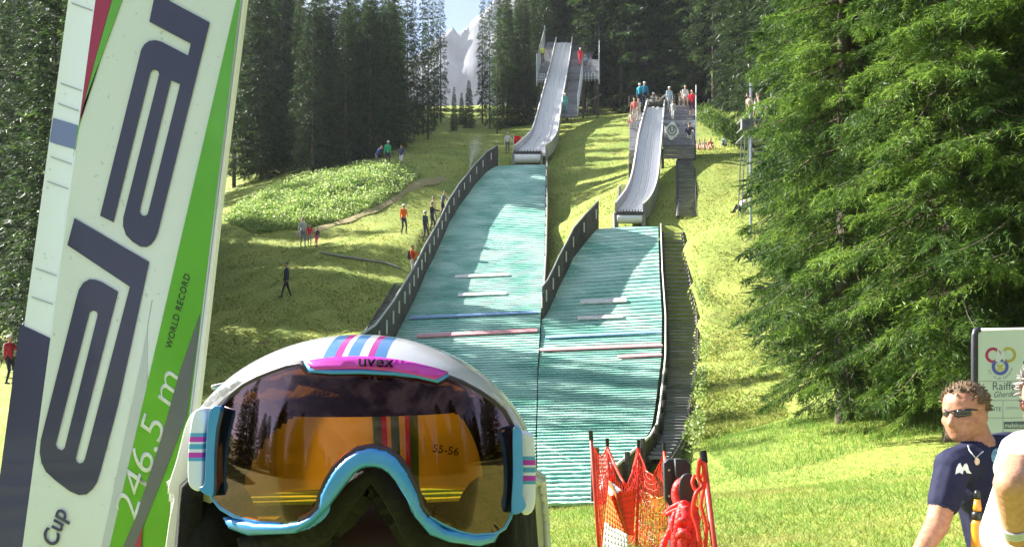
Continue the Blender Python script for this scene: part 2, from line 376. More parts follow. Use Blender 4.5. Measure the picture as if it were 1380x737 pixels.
def edge(c, z, Ds, dx=0, dz=0): return [Vector((float(xi(c, D)) + dx, D, float(z(D)) + dz)) for D in Ds]
wl = empty('side_wall', (-4.7, 50, 6), 'long dark board wall with pale brackets along the left edge of the larger landing hill', 'wall')
wall(wl, edge(BL, zb, [15, 20, 26, 33, 38, 42, 47, 52, 58, 64, 66, 68, 70.5, 72.5, 74, 75.5, 76.5, 77.2], .1), -.5, 1.5, .06, M_dark, 1.1, M_steel, .04, 2, -1, M_white)
wr = empty('side_wall', (1.7, 55, 8), 'narrow board wall seen edge-on along the right edge of the larger landing hill', 'wall')
wall(wr, edge(BR, zb, [42, 47, 52, 58, 64, 70, 74, 77.2], .12), -1.2, 1.1, .06, M_dark, 1.2, M_wood, .04, 2, 1, M_white)
ws = empty('side_wall', (2.5, 47, 6), 'curved board wall between the two landing hills, on the left edge of the smaller one', 'wall')
wall(ws, edge(SLf, zs, [42.05, 42.8, 44.2, 45.6, 47.3, 48.9, 50.5, 52, 52.3], .05), -1.0, 1.35, .06, M_dark, .8, M_steel, .035, 2, -1, M_white)
we = empty('side_wall', (5, 35, 2), 'low dark plank wall with a white top edge curving round the foot of the smaller landing hill', 'wall')
wall(we, edge(SR, zs, [13.6, 14.3, 15, 16.5, 18, 20, 22, 24, 26, 28, 30, 33, 35.5, 39, 42, 47, 52], .1), -.95, .16, .06, M_dark, .42, M_white, .03)
for D in (15.2, 16.8, 18.5, 20.5, 22.5, 25, 28, 31.5):
    x = float(xi(SR, D)) + .2; z = float(zs(D)); mb = MB(); mb.tube([(x, D, z - 1.0), (x, D, z + .35)], .05, 6); mb.build('post', M_dark, we)
mb = MB(); q = Vector((1.1, 13.45, -.35)); mb.box(q + Vector((.02, 0, .42)), (.11, .12, 1.0)); mb.build('end_post', M_dark, we)
# lateral skirts under mats
# stairs
def stairs(label, pts_l, width, tread, M, group=None, right=True, rail=True, ang=None):
    # pts_l: polyline (3D) of left edge going uphill
    root = empty('wooden_stairs', pts_l[0], label, 'stairs', group)
    pts = [Vector(p) for p in pts_l]; s = 0; tot = [0]
    for a, b in zip(pts[:-1], pts[1:]): tot.append(tot[-1] + (b - a).length)
    def at(t):
        for i in range(len(pts) - 1):
            if t <= tot[i + 1]: return pts[i].lerp(pts[i + 1], (t - tot[i]) / (tot[i + 1] - tot[i]))
        return pts[-1]
    k = int(tot[-1] / tread)
    me = None
    for i in range(k + 1):
        q = at(i * tread); wv = width(i / k) if callable(width) else width
        mb = MB(); mb.box(q + Vector((wv / 2, 0, .02)), (wv, .15, .05)); mb.build('step', M, root)
    for s_ in (0, 1):
        mb = MB(); mb.tube([at(tot[-1] * i / 14) + Vector(((width(i / 14) if callable(width) else width) * s_ + (-.05 if not s_ else .05), 0, -.08)) for i in range(15)], .09, 4); mb.build('stringer', M_dark, root)
    if rail:
        mb = MB(); ww = lambda i, n_: (width(i / n_) if callable(width) else width)
        mb.tube([at(tot[-1] * i / 14) + Vector((ww(i, 14) + .08, 0, .55)) for i in range(15)], .03, 5); mb.build('handrail', M_grey, root)
        for i in range(0, 15):
            q = at(tot[-1] * i / 14) + Vector((ww(i, 14) + .08, 0, 0)); mb = MB(); mb.tube([q + Vector((0, 0, -.4)), q + Vector((0, 0, .55))], .03, 5); mb.build('rail_post', M_grey, root)
    return root
stairs('long wooden stairs up the right side of the smaller landing hill', [Vector((float(xi(SR, D)) + .22, D, float(zs(D)) - .1)) for D in (19, 22, 26, 30, 34, 38, 42, 46, 50, 51.8)], lambda t: float(np.interp(19 + 32.8 * t, SW[0], SW[1])), .5, M_step, rail=False)
stairs('wooden stairs climbing from the landing hill to the small tower', [G(914, y_, 40) + Vector((0, 0, .22)) for y_ in (296, 280, 262, 246, 230, 216, 205)], .95, .36, M_step, rail=False)
stairs('wooden stairs along the outside of the left board wall', [Vector((float(xi(BL, D)) - 1.2, D, float(zb(D)) - .02)) for D in (34, 38, 42, 46, 50)], .95, .5, M_step, rail=False)
stairs('short flight of wooden steps left of the small inrun', [P(835, 266, 57.2), P(836, 250, 59.5)], .8, .42, M_step, rail=False)

# ------------------------------------------------------------------ inruns and towers
def inrun(label, S, whl, whr):
    # S: (py, D, pxL, pxR)
    root = empty('inrun', P(S[0][2], S[0][0], S[0][1]), label, 'inrun')
    k = len(S); Y = np.array([s_[0] for s_ in S], float); N = 34
    t = np.linspace(0, k - 1, N)
    Ds = smooth_interp(t, np.arange(k), np.array([s_[1] for s_ in S])); Ls = smooth_interp(t, np.arange(k), np.array([s_[2] for s_ in S])); Rs = smooth_interp(t, np.arange(k), np.array([s_[3] for s_ in S]))
    # heights from the picture row, monotone
    ys = -smooth_interp(t, np.arange(k), -Y)
    A = [P(l, y, D) for l, y, D in zip(Ls, ys, Ds)]; B = [P(r, y, D) for r, y, D in zip(Rs, ys, Ds)]
    mb = MB(); th = Vector((0, .05, -.25))
    for i in range(N - 1): mb.hexa([A[i] + th, B[i] + th, B[i + 1] + th, A[i + 1] + th], [A[i], B[i], B[i + 1], A[i + 1]])
    mb.build('track_bed', M_track, root)
    for u in (.34, .62):
        for du in (-.035, .035):
            mb = MB(); mb.tube([a.lerp(b, u + du) + Vector((0, -.02, .05)) for a, b in zip(A, B)], .035, 4); mb.build('track_groove', M_white, root)
    for pts, wh, sgn in ((A, whl, -1), (B, whr, 1)):
        for i in range(0, N - 1, 2):
            a = pts[i]; b = pts[min(i + 2, N - 1)]; dx = Vector((.05 * sgn, 0, 0)); g = (b - a) * .01; up = Vector((0, 0, wh)); dn = Vector((0, 0, -.45))
            mb = MB(); mb.hexa([a + g + dn, b - g + dn, b - g + dx + dn, a + g + dx + dn], [a + g + up, b - g + up, b - g + dx + up, a + g + dx + up]); mb.build('side_board', M_sideb, root)
        mb = MB(); mb.tube([p + Vector((.025 * sgn, 0, wh + .03)) for p in pts], .05, 6); mb.build('cap_rail', M_white, root)
    return root, A, B
M_sideb = mat('inrun_sides', (.3, .3, .32), .35, scale=3, var=.15, rnd=.1)
bigS = [(206, 78.4, 694, 735), (199, 80, 702, 744), (185, 84, 716, 751), (165, 87.5, 723, 754), (143, 91, 729, 757.5), (105, 97, 739, 764), (85, 100.5, 744, 767.5), (58, 104, 750, 771)]
smS = [(287, 53.2, 830, 866), (279, 54.2, 836, 874), (266, 55.6, 845, 881), (247, 57.5, 852, 886), (217, 60.3, 857.5, 889), (188, 62.7, 862, 891.5), (145, 66, 873, 895)]
ib, bA, bB = inrun('tall inrun with white track of the larger ski jump', bigS, .55, .6)
is_, sA, sB = inrun('shorter inrun with white track of the smaller ski jump', smS, .5, .45)
def table(root, x0, x1, y0, y1, D, dz=.2):
    a = P(x0, (y0 + y1) / 2, D); b = P(x1, (y0 + y1) / 2, D); r = (y1 - y0) / 2 / F * D
    mb = MB(); mb.tube([a, a.lerp(b, .02), a.lerp(b, .98), b], [r * .96, r, r, r * .96], 20); mb.build('roller', M_white, root, smooth=True)
    mb = MB(); mb.box(P((x0 + x1) / 2, y0 - 2.2, D + .2), ((x1 - x0) / F * D * 1.12, .5, .14)); mb.build('table_edge', M_dark, root)
    for x in (x0 - 1.6, x1 + 1.6):
        mb = MB(); q = P(x, y1, D + .1); mb.hexa([q + Vector((-.1, -.35, -.3)), q + Vector((.1, -.35, -.3)), q + Vector((.1, .8, -.3)), q + Vector((-.1, .8, -.3))], [q + Vector((-.1, -.1, 2 * r + .1)), q + Vector((.1, -.1, 2 * r + .1)), q + Vector((.1, .8, 2 * r + .25)), q + Vector((-.1, .8, 2 * r + .25))]); mb.build('table_cheek', M_wood, root)
    mb = MB()
    for x in np.linspace(x0 + 1, x1 - 1, 9): q = P(x, y0 - 4, D + .1); mb.box(q, (.05, .05, .28))
    mb.build('edge_tread', M_grey, root)
table(ib, 693.5, 728, 208, 220, 78.0)
table(is_, 831.5, 865, 290, 301.5, 52.9)
# sloping boarded decks beside the tracks
def deck(name, label, quads, board, rowlen):
    root = empty(name, quads[0][0], label, 'tower')
    for q in quads:
        A0, B0, B1, A1 = q; L = ((A1 + B1) / 2 - (A0 + B0) / 2).length; k = max(1, int(L / rowlen)); th = Vector((0, .08, -.12))
        for i in range(k):
            t0, t1 = i / k + .004, (i + 1) / k - .03 / k; a, b, c, d = A0.lerp(A1, t0), B0.lerp(B1, t0), B0.lerp(B1, t1), A0.lerp(A1, t1)
            j = Vector((0, -rngm.uniform(0, .02), rngm.uniform(0, .02)))
            mb = MB(); mb.hexa([a + th, b + th, c + th, d + th], [a + j, b + j, c + j, d + j]); mb.build('deck_board', board, root)
    return root
def qd(l0, r0, y0, D0, l1, r1, y1, D1): return (P(l0, y0, D0), P(r0, y0, D0), P(r1, y1, D1), P(l1, y1, D1))
def rail_panel(root, p, q, hgt, bars=6, m=None, name='railing'):
    mb = MB(); up = Vector((0, 0, 1)); m = m or M_steel
    for i in range(bars + 1): a = p.lerp(q, i / bars); mb.tube([a, a + up * hgt], .03, 5)
    for k in (.35, .7, 1): mb.tube([p + up * hgt * k, q + up * hgt * k], .025, 5)
    mb.build(name, m, root)
def strut(root, a, b, r, m, name='support'):
    mb = MB(); mb.tube([a, b], r, 6); mb.build(name, m, root)

tb = deck('jump_tower', 'tall start tower of the larger ski jump with mesh side screens', [
    qd(725, 738, 108, 97.5, 737, 749, 57, 104.5), qd(765.5, 786, 108, 97.2, 772.5, 806, 56, 104.5), qd(787, 807, 106, 97.8, 787.5, 807, 80, 101), qd(756.5, 778, 157, 89.5, 765.5, 785, 109, 97)], M_grey, .45)
for (x0, y0, D0), (x1, y1, D1), hh in (((723.5, 108, 97.5), (734, 68, 104.5), 2.3), ((807.5, 105, 97.5), (807.5, 66, 104.5), 2.2)):
    p, q = P(x0, y0, D0), P(x1, y1, D1); up = Vector((0, 0, hh)); M_mesh = mat('mesh_screen', (.5, .55, .56), .4, metal=.3, var=.1)
    for i in range(5):
        a, b = p.lerp(q, i / 5 + .01), p.lerp(q, (i + 1) / 5 - .01); e = Vector((.03, 0, 0))
        mb = MB()
        for k in range(9):
            c0 = a.lerp(b, k / 8); mb.tube([c0, c0 + up], .025, 4)
        for k in range(9): mb.tube([a + up * k / 8, b + up * k / 8], .02, 4)
        mb.build('mesh_screen', M_mesh, tb)
    strut(tb, p - Vector((0, 0, .6)), p + up * 1.12, .07, M_steel, 'post'); strut(tb, q - Vector((0, 0, .5)), q + up * 1.12, .07, M_steel, 'post')
rail_panel(tb, P(778.5, 157, 89.5), P(785, 108, 97), 1.9, 10)
rail_panel(tb, P(724, 112, 97.3), P(734, 112, 97.3), .9, 4); rail_panel(tb, P(789, 110, 97.6), P(806, 110, 97.6), .8, 4)
rail_panel(tb, P(735, 57, 104.8), P(806, 57, 104.8), .5, 14, M_dark)
for x, y, D in ((726, 108, 97.6), (738, 108, 97.6), (764, 108, 97.4), (786, 108, 97.6), (806, 106, 97.6), (735, 60, 104.2), (770, 60, 104.2), (806, 58, 104.2)):
    a = P(x, y, D); strut(tb, a - Vector((0, 0, .2)), Vector((a.x, a.y, hz_(a.x, a.y) - .5)), .12, M_dark)
ts = deck('jump_tower', 'low boarded start tower of the smaller ski jump with a white emblem plate', [
    qd(848, 862, 203, 61.8, 849, 873, 152, 66), qd(893, 936, 196, 62.2, 895.5, 937, 142, 66)], M_grey, .4)
for (l0, r0, y, D) in ((848, 860, 203, 61.7), (894, 936, 197, 62.1)):   # front fascia below the deck
    for k in range(3):
        mb = MB(); a, b = P(l0, y, D), P(r0, y, D); up = Vector((0, 0, -.27 * k)); mb.hexa([a + up - Vector((0, 0, .25)), b + up - Vector((0, 0, .25)), b + up + Vector((0, .06, -.25)), a + up + Vector((0, .06, -.25))], [a + up, b + up, b + up + Vector((0, .06, 0)), a + up + Vector((0, .06, 0))]); mb.build('fascia_board', M_wood, ts)
p, q = P(938, 190, 62.3), P(938, 145, 66); up = Vector((0, 0, 1.5))
for i in range(4):
    a, b = p.lerp(q, i / 4 + .01), p.lerp(q, (i + 1) / 4 - .01); mb = MB()
    for k in range(8): c0 = a.lerp(b, k / 7); mb.tube([c0, c0 + up], .025, 4)
    for k in range(7): mb.tube([a + up * k / 6, b + up * k / 6], .02, 4)
    mb.build('mesh_screen', M_mesh, ts)
rail_panel(ts, P(893, 168, 63.9), P(936, 168, 63.9), .25, 3); rail_panel(ts, P(849, 171, 64), P(862, 171, 64), .3, 3); rail_panel(ts, P(848, 145, 66.2), P(937, 142, 66.2), .75, 16, M_dark)
for x, y, D in ((849, 204, 61.9), (862, 204, 61.9), (893, 198, 62.3), (915, 198, 62.3), (936, 198, 62.3), (850, 150, 65.8), (936, 146, 65.8)):
    a = P(x, y, D); strut(ts, a - Vector((0, 0, .15)), Vector((a.x, a.y, min(hz_(a.x, a.y), a.z - 1) - .4)), .1, M_dark)
# emblem plate
c0 = P(904.5, 178, 62.9); mb = MB(); vs = []
for i in range(20):
    an = 2 * math.pi * i / 20; rr = (.42 + .06 * math.cos(4 * an + .6)); vs.append((rr * .95 * math.cos(an), rr * 1.25 * math.sin(an)))
mb.raw([c0 + Vector((x, -.32, z)) for x, z in vs] + [c0 + Vector((x, -.26, z)) for x, z in vs], [tuple(range(20)), tuple(range(39, 19, -1))] + [(i, i + 20, (i + 1) % 20 + 20, (i + 1) % 20) for i in range(20)])
pl = mb.build('emblem_plate', M_white, ts)
mb = MB(); ring = [c0 + Vector((.26 * math.cos(2 * math.pi * i / 16), -.34, .02 + .3 * math.sin(2 * math.pi * i / 16))) for i in range(17)]; mb.tube(ring, .035, 4)
mb.tube([c0 + Vector((-.1, -.34, .22)), c0 + Vector((-.1, -.34, -.02)), c0 + Vector((0, -.34, -.12)), c0 + Vector((.1, -.34, -.02)), c0 + Vector((.1, -.34, .22))], .04, 4); mb.build('emblem', mat('emblem_grey', (.12, .13, .16), .6), pl)
for a, b in ((P(897, 168, 62.6), P(897, 188, 62.6)), (P(912, 168, 62.6), P(912, 188, 62.6))): strut(ts, a + Vector((0, .3, 0)), b + Vector((0, .3, -.4)), .03, M_steel, 'plate_post')

# judges' tower half hidden by the spruces
jt = empty('judges_tower', P(1020, 260, 48.5), 'grey steel lookout platform beside the big spruces with people on it', 'tower')
zt = P(0, 180, 48).z
for x, D in ((1012, 47.5), (1040, 47.5), (1012, 50), (1040, 50), (1068, 47.5), (1068, 50)):
    a = P(x, 180, D); strut(jt, Vector((a.x, a.y, hz_(a.x, a.y) - .3)), Vector((a.x, a.y, zt + (1.05 if D < 48 else 3.0))), .07, M_steel, 'post')
for i in range(11):
    a = P(1010, 180, 47.4); mb = MB(); mb.box((a.x + 1.15, 47.5 + i * .25, zt), (2.4, .23, .06)); mb.build('deck_board', M_grey, jt)
for k in (.5, .95):
    a = P(1010, 180, 47.4); mb = MB(); mb.tube([(a.x, 50, zt + k), (a.x, 47.4, zt + k), (a.x + 2.3, 47.4, zt + k)], .03, 6); mb.build('railing', M_steel, jt)
a = P(1006, 168, 47.3); mb = MB(); mb.box(a, (.5, .35, .5)); mb.build('speaker_box', M_grey, jt)
for k in range(3):
    a = P(1010, 180, 47.4); mb = MB(); mb.tube([(a.x, 47.45 + .8 * k, zt), (a.x, 47.45 + .8 * (k + 1), hz_(a.x, 49))], .03, 5); mb.build('brace', M_steel, jt)
mb = MB()
for k in range(6): a = P(1012, 180, 47.45); mb.box((a.x + .4, 47.45, zt - .5 - .5 * k), (.75, .05, .05))
mb.build('ladder', M_steel, jt)

# ------------------------------------------------------------------ mountain
M_rock = mat('hazed_limestone', (.22, .23, .27), .9, scale=.02, c2=(.11, .115, .14), bump=.8, detail=9)  # blue of the distant haze is tinted into the rock colour
MD = 1000.
vs = []; NX, NY = 90, 40
prof = np.array([(380, 230), (500, 120), (560, 80), (590, 52), (600, 40), (608, 31), (613, 36), (617, 42), (624, 34), (639, 20), (650, 12), (661, 3), (690, -25), (740, -60), (800, -20), (860, 60), (1000, 150)], float)
for j in range(NY):
    for i in range(NX):
        px = 380 + (1000 - 380) * i / (NX - 1); top = float(np.interp(px, prof[:, 0], prof[:, 1]))
        t = j / (NY - 1); y = MD - 300 * (1 - t) ** 1.2
        zt_ = 1.6 + (500 - top) / F * MD; x = (px - 690) / F * MD
        z = 10 + (zt_ - 10) * t ** 1.1
        nv = noise.fractal(Vector((x * .012, y * .012, z * .006)), .9, 2.2, 6)
        vs.append((x + 14 * nv * (1 - t) , y + 55 * nv * (1 - t * .6), z + (18 * nv * (1 - t) + 3.5 * noise.noise(Vector((x * .09, 0, 0))) * t)))
vs2 = [(a, b + 300, -5) for a, b, c in vs[-NX:]]
I = np.arange(NX * NY).reshape(NY, NX); T = np.stack([I[:-1, :-1], I[:-1, 1:], I[1:, 1:], I[1:, :-1]], -1).reshape(-1, 4)
bk = np.array([(NX * (NY - 1) + i, NX * (NY - 1) + i + 1, NX * NY + i + 1, NX * NY + i) for i in range(NX - 1)])
tri_mesh('mountain', np.array(vs + vs2), np.concatenate([T, bk]), M_rock, kind='structure')

# ------------------------------------------------------------------ spruces
def fronds(rng, base, axis, L, n_tw, blades, bl, bw, droop, spread):
    """side sprays of needles along one branch; returns (k,3,3) triangles"""
    out = []
    t = rng.uniform(.12, 1.0, n_tw) ** .8
    a = np.array(axis[0]); side = np.array(axis[1]); up = np.array([0, 0, 1.])
    pos = base + a * (t * L)[:, None] + up * (-(droop * L) * (t ** 1.6) + droop * L * .55 * np.maximum(t - .65, 0) ** 1.2 * 2)[:, None]
    sg = rng.choice([-1, 1], n_tw)
    tl = (spread * L * (1.02 - t) ** .7 * rng.uniform(.5, 1.1, n_tw) + bl * 1.3)
    d = a * .75 + side * (sg * rng.uniform(.5, 1.1, n_tw))[:, None] + up * rng.uniform(-.55, .05, n_tw)[:, None]
    d /= np.linalg.norm(d, axis=1)[:, None]
    u = rng.uniform(0, 1, (n_tw, blades))
    p = pos[:, None] + d[:, None] * (u * tl[:, None])[..., None]; p = p + up * (-.25 * (u ** 2) * tl[:, None])[..., None]
    q = rng.normal(0, 1, (n_tw, blades, 3)); q[..., 2] = q[..., 2] * .55 - .25
    e = d[:, None] * .9 + q * .55; e /= np.linalg.norm(e, axis=-1)[..., None]
    wv = np.cross(e, rng.normal(0, 1, (n_tw, blades, 3)) * .5 + up); wv /= np.linalg.norm(wv, axis=-1)[..., None] + 1e-9
    ln = bl * rng.uniform(.6, 1.3, (n_tw, blades))[..., None]; bwv = bw * rng.uniform(.7, 1.2, (n_tw, blades))[..., None]
    tr = np.stack([p - wv * bwv, p + wv * bwv, p + e * ln], 2).reshape(-1, 3, 3)
    return tr
def spruce(seed, H, Rad, z0, nwh, per, n_tw, blades, bl, bw, top_only=None, shape=.85, gaps=.12, fresh=.25, twigs=True, mats=None, dr=1.):
    rng = np.random.default_rng(seed); tris = []; fr = []
    mb = MB(); r0 = H * .007 + .03
    mb.tube([(0, 0, -.5), (0, 0, .3), (0, 0, H * .3), (0, 0, H * .6), (0, 0, H * .98)], [r0 * 1.5, r0 * 1.1, r0 * .85, r0 * .5, .02], 8)
    tw = MB()
    for i in range(nwh):
        f = i / (nwh - 1); z = z0 + (H - z0) * f ** .95
        Lm = Rad * (1 - f) ** shape + .12
        if f < .07: Lm *= .72 + f * 4
        for k in range(per if f < .85 else max(3, per - 2)):
            if rng.random() < gaps: continue
            an = 2 * math.pi * (k / per) + i * 2.4 + rng.normal(0, .25); L = Lm * rng.uniform(.6, 1.15)
            el = .35 * f - .1 + rng.normal(0, .08)
            a = np.array([math.cos(an) * math.cos(el), math.sin(an) * math.cos(el), math.sin(el)]); sd = np.array([-math.sin(an), math.cos(an), 0])
            b = np.array([0, 0, z + rng.normal(0, .12)])
            n_ = max(4, int(n_tw * (L / Rad) ** .9))
            droop = (.32 * (1 - f) + .05) * dr * rng.uniform(.6, 1.3)
            tris.append(fronds(rng, b, (a, sd), L, n_, blades, bl, bw, droop, .3 if dr == 1. else .36))
            fr.append(np.full(len(tris[-1]), 1 if rng.random() < fresh else 0))
            if twigs and L > .5:
                pts = [b + a * (t * L) + np.array([0, 0, -(droop * L) * t ** 1.6 + droop * L * .55 * max(t - .65, 0) ** 1.2 * 2]) for t in (0, .35, .7, .97)]
                tw.tube(pts, [.02 + L * .008, .015 + L * .004, .012, .005], 4, caps=False)
    T = np.concatenate(tris); mi = np.concatenate(fr)
    mi = np.where(rng.random(len(mi)) < .15, 1 - mi, mi)
    V = T.reshape(-1, 3); crown = tri_mesh(None, V, np.arange(len(V)).reshape(-1, 3), mats or [M_needle, M_needle2], mi=mi)
    def mesh(m, nm):
        me = bpy.data.meshes.new(nm); me.from_pydata(m.v, [], m.f); me.materials.append(M_bark); me.polygons.foreach_set('use_smooth', [True] * len(m.f)); return me
    return dict(crown=crown, trunk=mesh(mb, 'trunk'), branch=mesh(tw, 'branch') if tw.v else None, H=H)
def plant_tree(name, k, loc, sc, rz, label, cat='tree', group=None):
    root = empty(name, loc, label, cat, group); root.rotation_euler.z = rz; root.scale = (sc[0], sc[0], sc[1])
    for nm in ('trunk', 'crown', 'branch'):
        if k[nm] is None: continue
        o = bpy.data.objects.new(nm if nm != 'branch' else 'branches', k[nm]); col.objects.link(o); o.parent = root
    return root
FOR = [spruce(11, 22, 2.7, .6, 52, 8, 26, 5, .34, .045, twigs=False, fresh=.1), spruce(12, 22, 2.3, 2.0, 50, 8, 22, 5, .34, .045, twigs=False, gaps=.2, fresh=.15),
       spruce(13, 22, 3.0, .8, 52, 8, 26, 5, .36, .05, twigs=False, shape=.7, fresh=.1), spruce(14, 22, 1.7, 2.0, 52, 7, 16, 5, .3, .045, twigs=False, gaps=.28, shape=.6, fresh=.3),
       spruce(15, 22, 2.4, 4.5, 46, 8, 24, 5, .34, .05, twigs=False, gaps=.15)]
rt = random.Random(21)
def forest(px, D, H, kind=None, wide=1.0, name='spruce', label=None, group=None):
    x = (px - 690) / F * D; k = FOR[rt.randrange(5) if kind is None else kind]
    if 395 <= px < 728 and D > 70 and H > 8: H = max(8, min(H, 1.6 + .3726 * D + 1.2 - hz_(x, D)))
    plant_tree(name, k, (x, D, hz_(x, D) - .2), (H / 22 * wide * rt.uniform(.7, 1.0), H / 22), rt.uniform(0, 6.28), label, 'tree', group)
LG, RG, MG = 'spruces of the left forest edge', 'spruces behind the towers', 'spruces in the shade at the far right'
LL = 'tall dark spruce in the dense forest left of the big ski jump'
LR_ = 'tall dark spruce in the dense forest behind the two start towers'
LM_ = 'shaded dark spruce behind the big sunlit spruces at the right'
LB = 'spruce at the edge of the meadow behind the skis'
# left forest, seen between the skis and the gap
for px, D, H in [(318, 86, 20), (338, 93, 19), (352, 84, 18), (366, 97, 20), (382, 88, 19), (398, 99, 21), (408, 84, 20), (424, 92, 22), (440, 82, 21), (452, 97, 23), (466, 86, 22), (480, 80, 23), (495, 92, 24), (505, 83, 23), (520, 96, 23), (524, 84, 22), (536, 88, 20), (545, 98, 20), (420, 78, 19), (462, 78, 21), (500, 79, 22), (475, 95, 24), (375, 90, 20), (435, 90, 22),
                 (330, 106, 22), (358, 110, 22), (390, 112, 24), (420, 108, 24), (450, 112, 25), (482, 108, 25), (512, 110, 24), (538, 106, 21), (345, 118, 24), (375, 120, 25), (405, 122, 26), (436, 121, 26), (466, 122, 27), (496, 122, 27), (525, 120, 25)]:
    forest(px + rt.uniform(-4, 4), D, H, rt.choice([0, 2, 2, 0, 4, 1]), 1.15, label=LL, group=LG)
# thin trees round the gap
for px, D, H, k in [(558, 90, 22.5, 3), (570, 97, 19, 3), (577, 92, 18.5, 3), (585, 100, 17.5, 3), (660, 99, 22, 3), (670, 95, 21, 3), (650, 104, 22, 3), (594, 106, 18, 3)]:
    forest(px, D, H, k, .85, label='slender sparse spruce standing beside the gap with the mountain view', group='slender spruces at the gap')
for px, D, H in [(612, 100, 4.5), (632, 101, 5.), (622, 104, 3.5)]:
    forest(px, D, H, 0, 1.2, name='young_spruce', label='small young spruce at the foot of the gap in the forest', group='young spruces in the gap')
# forest behind the towers
for px, D, H in [(684, 100, 26), (696, 106, 28), (707, 100, 26), (676, 108, 28), (716, 112, 30), (733, 109, 28), (752, 112, 29), (772, 110, 28), (790, 108, 29), (808, 104, 28), (822, 112, 30), (838, 102, 27), (855, 108, 29), (868, 101, 27), (884, 110, 30), (900, 100, 28), (915, 107, 29), (930, 98, 27), (948, 104, 29), (962, 94, 27), (978, 100, 28), (992, 90, 26), (1008, 96, 28), (1030, 88, 27), (1055, 92, 28),
                 (684, 120, 30), (705, 122, 32), (725, 118, 31), (762, 118, 32), (800, 116, 32), (835, 117, 32), (872, 118, 32), (910, 116, 32), (945, 114, 31), (980, 108, 30), (1020, 104, 30), (740, 124, 32), (780, 122, 32), (815, 124, 33), (850, 122, 32), (890, 122, 33), (925, 120, 32), (960, 116, 32), (1000, 112, 32), (1040, 110, 31), (1090, 100, 30), (1130, 95, 30), (760, 135, 34), (860, 135, 34), (940, 132, 34), (700, 136, 33), (720, 140, 34), (800, 138, 35), (830, 140, 35), (890, 138, 35), (915, 140, 35), (975, 128, 33), (1010, 124, 32), (1060, 118, 32)]:
    forest(px + rt.uniform(-5, 5), D, H, rt.choice([0, 2, 4, 4, 1, 2]), 1.15, label=LR_, group=RG)
# far left beyond the ski and meadow shade trees
for px, D, H in [(-10, 72, 24), (25, 76, 24), (60, 70, 17), (8, 88, 25), (50, 92, 26), (112, 43, 20), (86, 40.5, 15.5), (160, 41.5, 16.5), (215, 58, 14), (240, 60, 12.5), (205, 54, 13.5), (175, 54, 15), (235, 53, 13), (195, 50, 14), (150, 50, 15), (134, 46, 18), (190, 57, 14), (225, 56, 12), (205, 62, 11), (75, 38.5, 18.5), (246, 61, 12), (-40, 58, 24), (72, 62, 13), (98, 56, 20), (45, 54, 19), (18, 62, 20), (125, 60, 16), (-90, 48, 22), (140, 66, 11), (165, 70, 13)]:
    forest(px, D, H, rt.choice([0, 2, 0]), 1.2, label=LB, group='spruces round the meadow at the far left')
for px, D, H in [(104, 32, 15.5), (108, 30.3, 14.5), (135, 34, 15), (118, 36.5, 17)]: forest(px, D, H, 3, .9, label=LB, group='spruces round the meadow at the far left')
# right background behind the big spruces
for px, D, H in [(1180, 30, 24), (1260, 27, 23), (1330, 25, 23), (1400, 23, 22), (1225, 36, 25), (1300, 34, 25), (1370, 31, 25), (1150, 42, 26), (1440, 28, 24), (1120, 52, 26), (1200, 48, 26), (1500, 24, 23), (1280, 46, 26), (1080, 62, 26), (1130, 70, 28), (1050, 72, 27), (1560, 22, 22), (1640, 20, 22)]:
    forest(px, D, H, rt.choice([0, 2, 0]), 1.35, label=LM_, group=MG)
# trees behind the photographer, mirrored in the goggles
for x, y, H in [(-34, -30, 15), (-29, -42, 17), (-40, -22, 16), (-22, -46, 14), (30, -28, 20), (36, -20, 21), (26, -40, 20), (40, -36, 22), (20, -50, 17), (12, -62, 14), (-10, -66, 12), (0, -70, 12), (34, -8, 20), (16, -14, 15), (20, -22, 17), (13, -24, 14), (24, -14, 18), (18, -34, 15), (9, -40, 12), (-26, -20, 12), (-18, -34, 11), (-30, -12, 14), (-38, -12, 16), (-12, -46, 11), (-6, -55, 12), (4, -52, 12), (10, -10, 13), (-16, -5, 11), (-21, -7, 13), (-26, -7, 14), (-18, -1.5, 11), (-24, -2, 13), (-30, -4, 15), (-15, -9, 10), (-20, -13, 12), (15, -4, 14), (20, -6, 15), (26, -8, 17), (18, -1, 14), (23, -2, 16), (14, -8, 13)]:
    k = FOR[rt.choice([0, 2])]; plant_tree('spruce', k, (x, y, hz_(x, y) - .2), (H / 22 * 1.2, H / 22), rt.uniform(0, 6), 'spruce behind the photographer, seen only as a reflection in the goggles', 'tree', 'spruces behind the photographer')
for i in range(70):
    an = R(rt.uniform(95, 168)) * rt.choice((-1, 1)) if i < 40 else R(rt.uniform(62, 98)) * rt.choice((-1, 1)); rr_ = rt.uniform(34, 62); x, y = rr_ * math.sin(an), rr_ * math.cos(an) - 3
    k = FOR[rt.choice([0, 2])]; H = rt.uniform(13, 18) if abs(an) < 2.2 else rt.uniform(9, 14); plant_tree('spruce', k, (x, y, hz_(x, y) - .2), (H / 22 * 1.25, H / 22), rt.uniform(0, 6), 'spruce behind the photographer, seen only as a reflection in the goggles', 'tree', 'spruces behind the photographer')
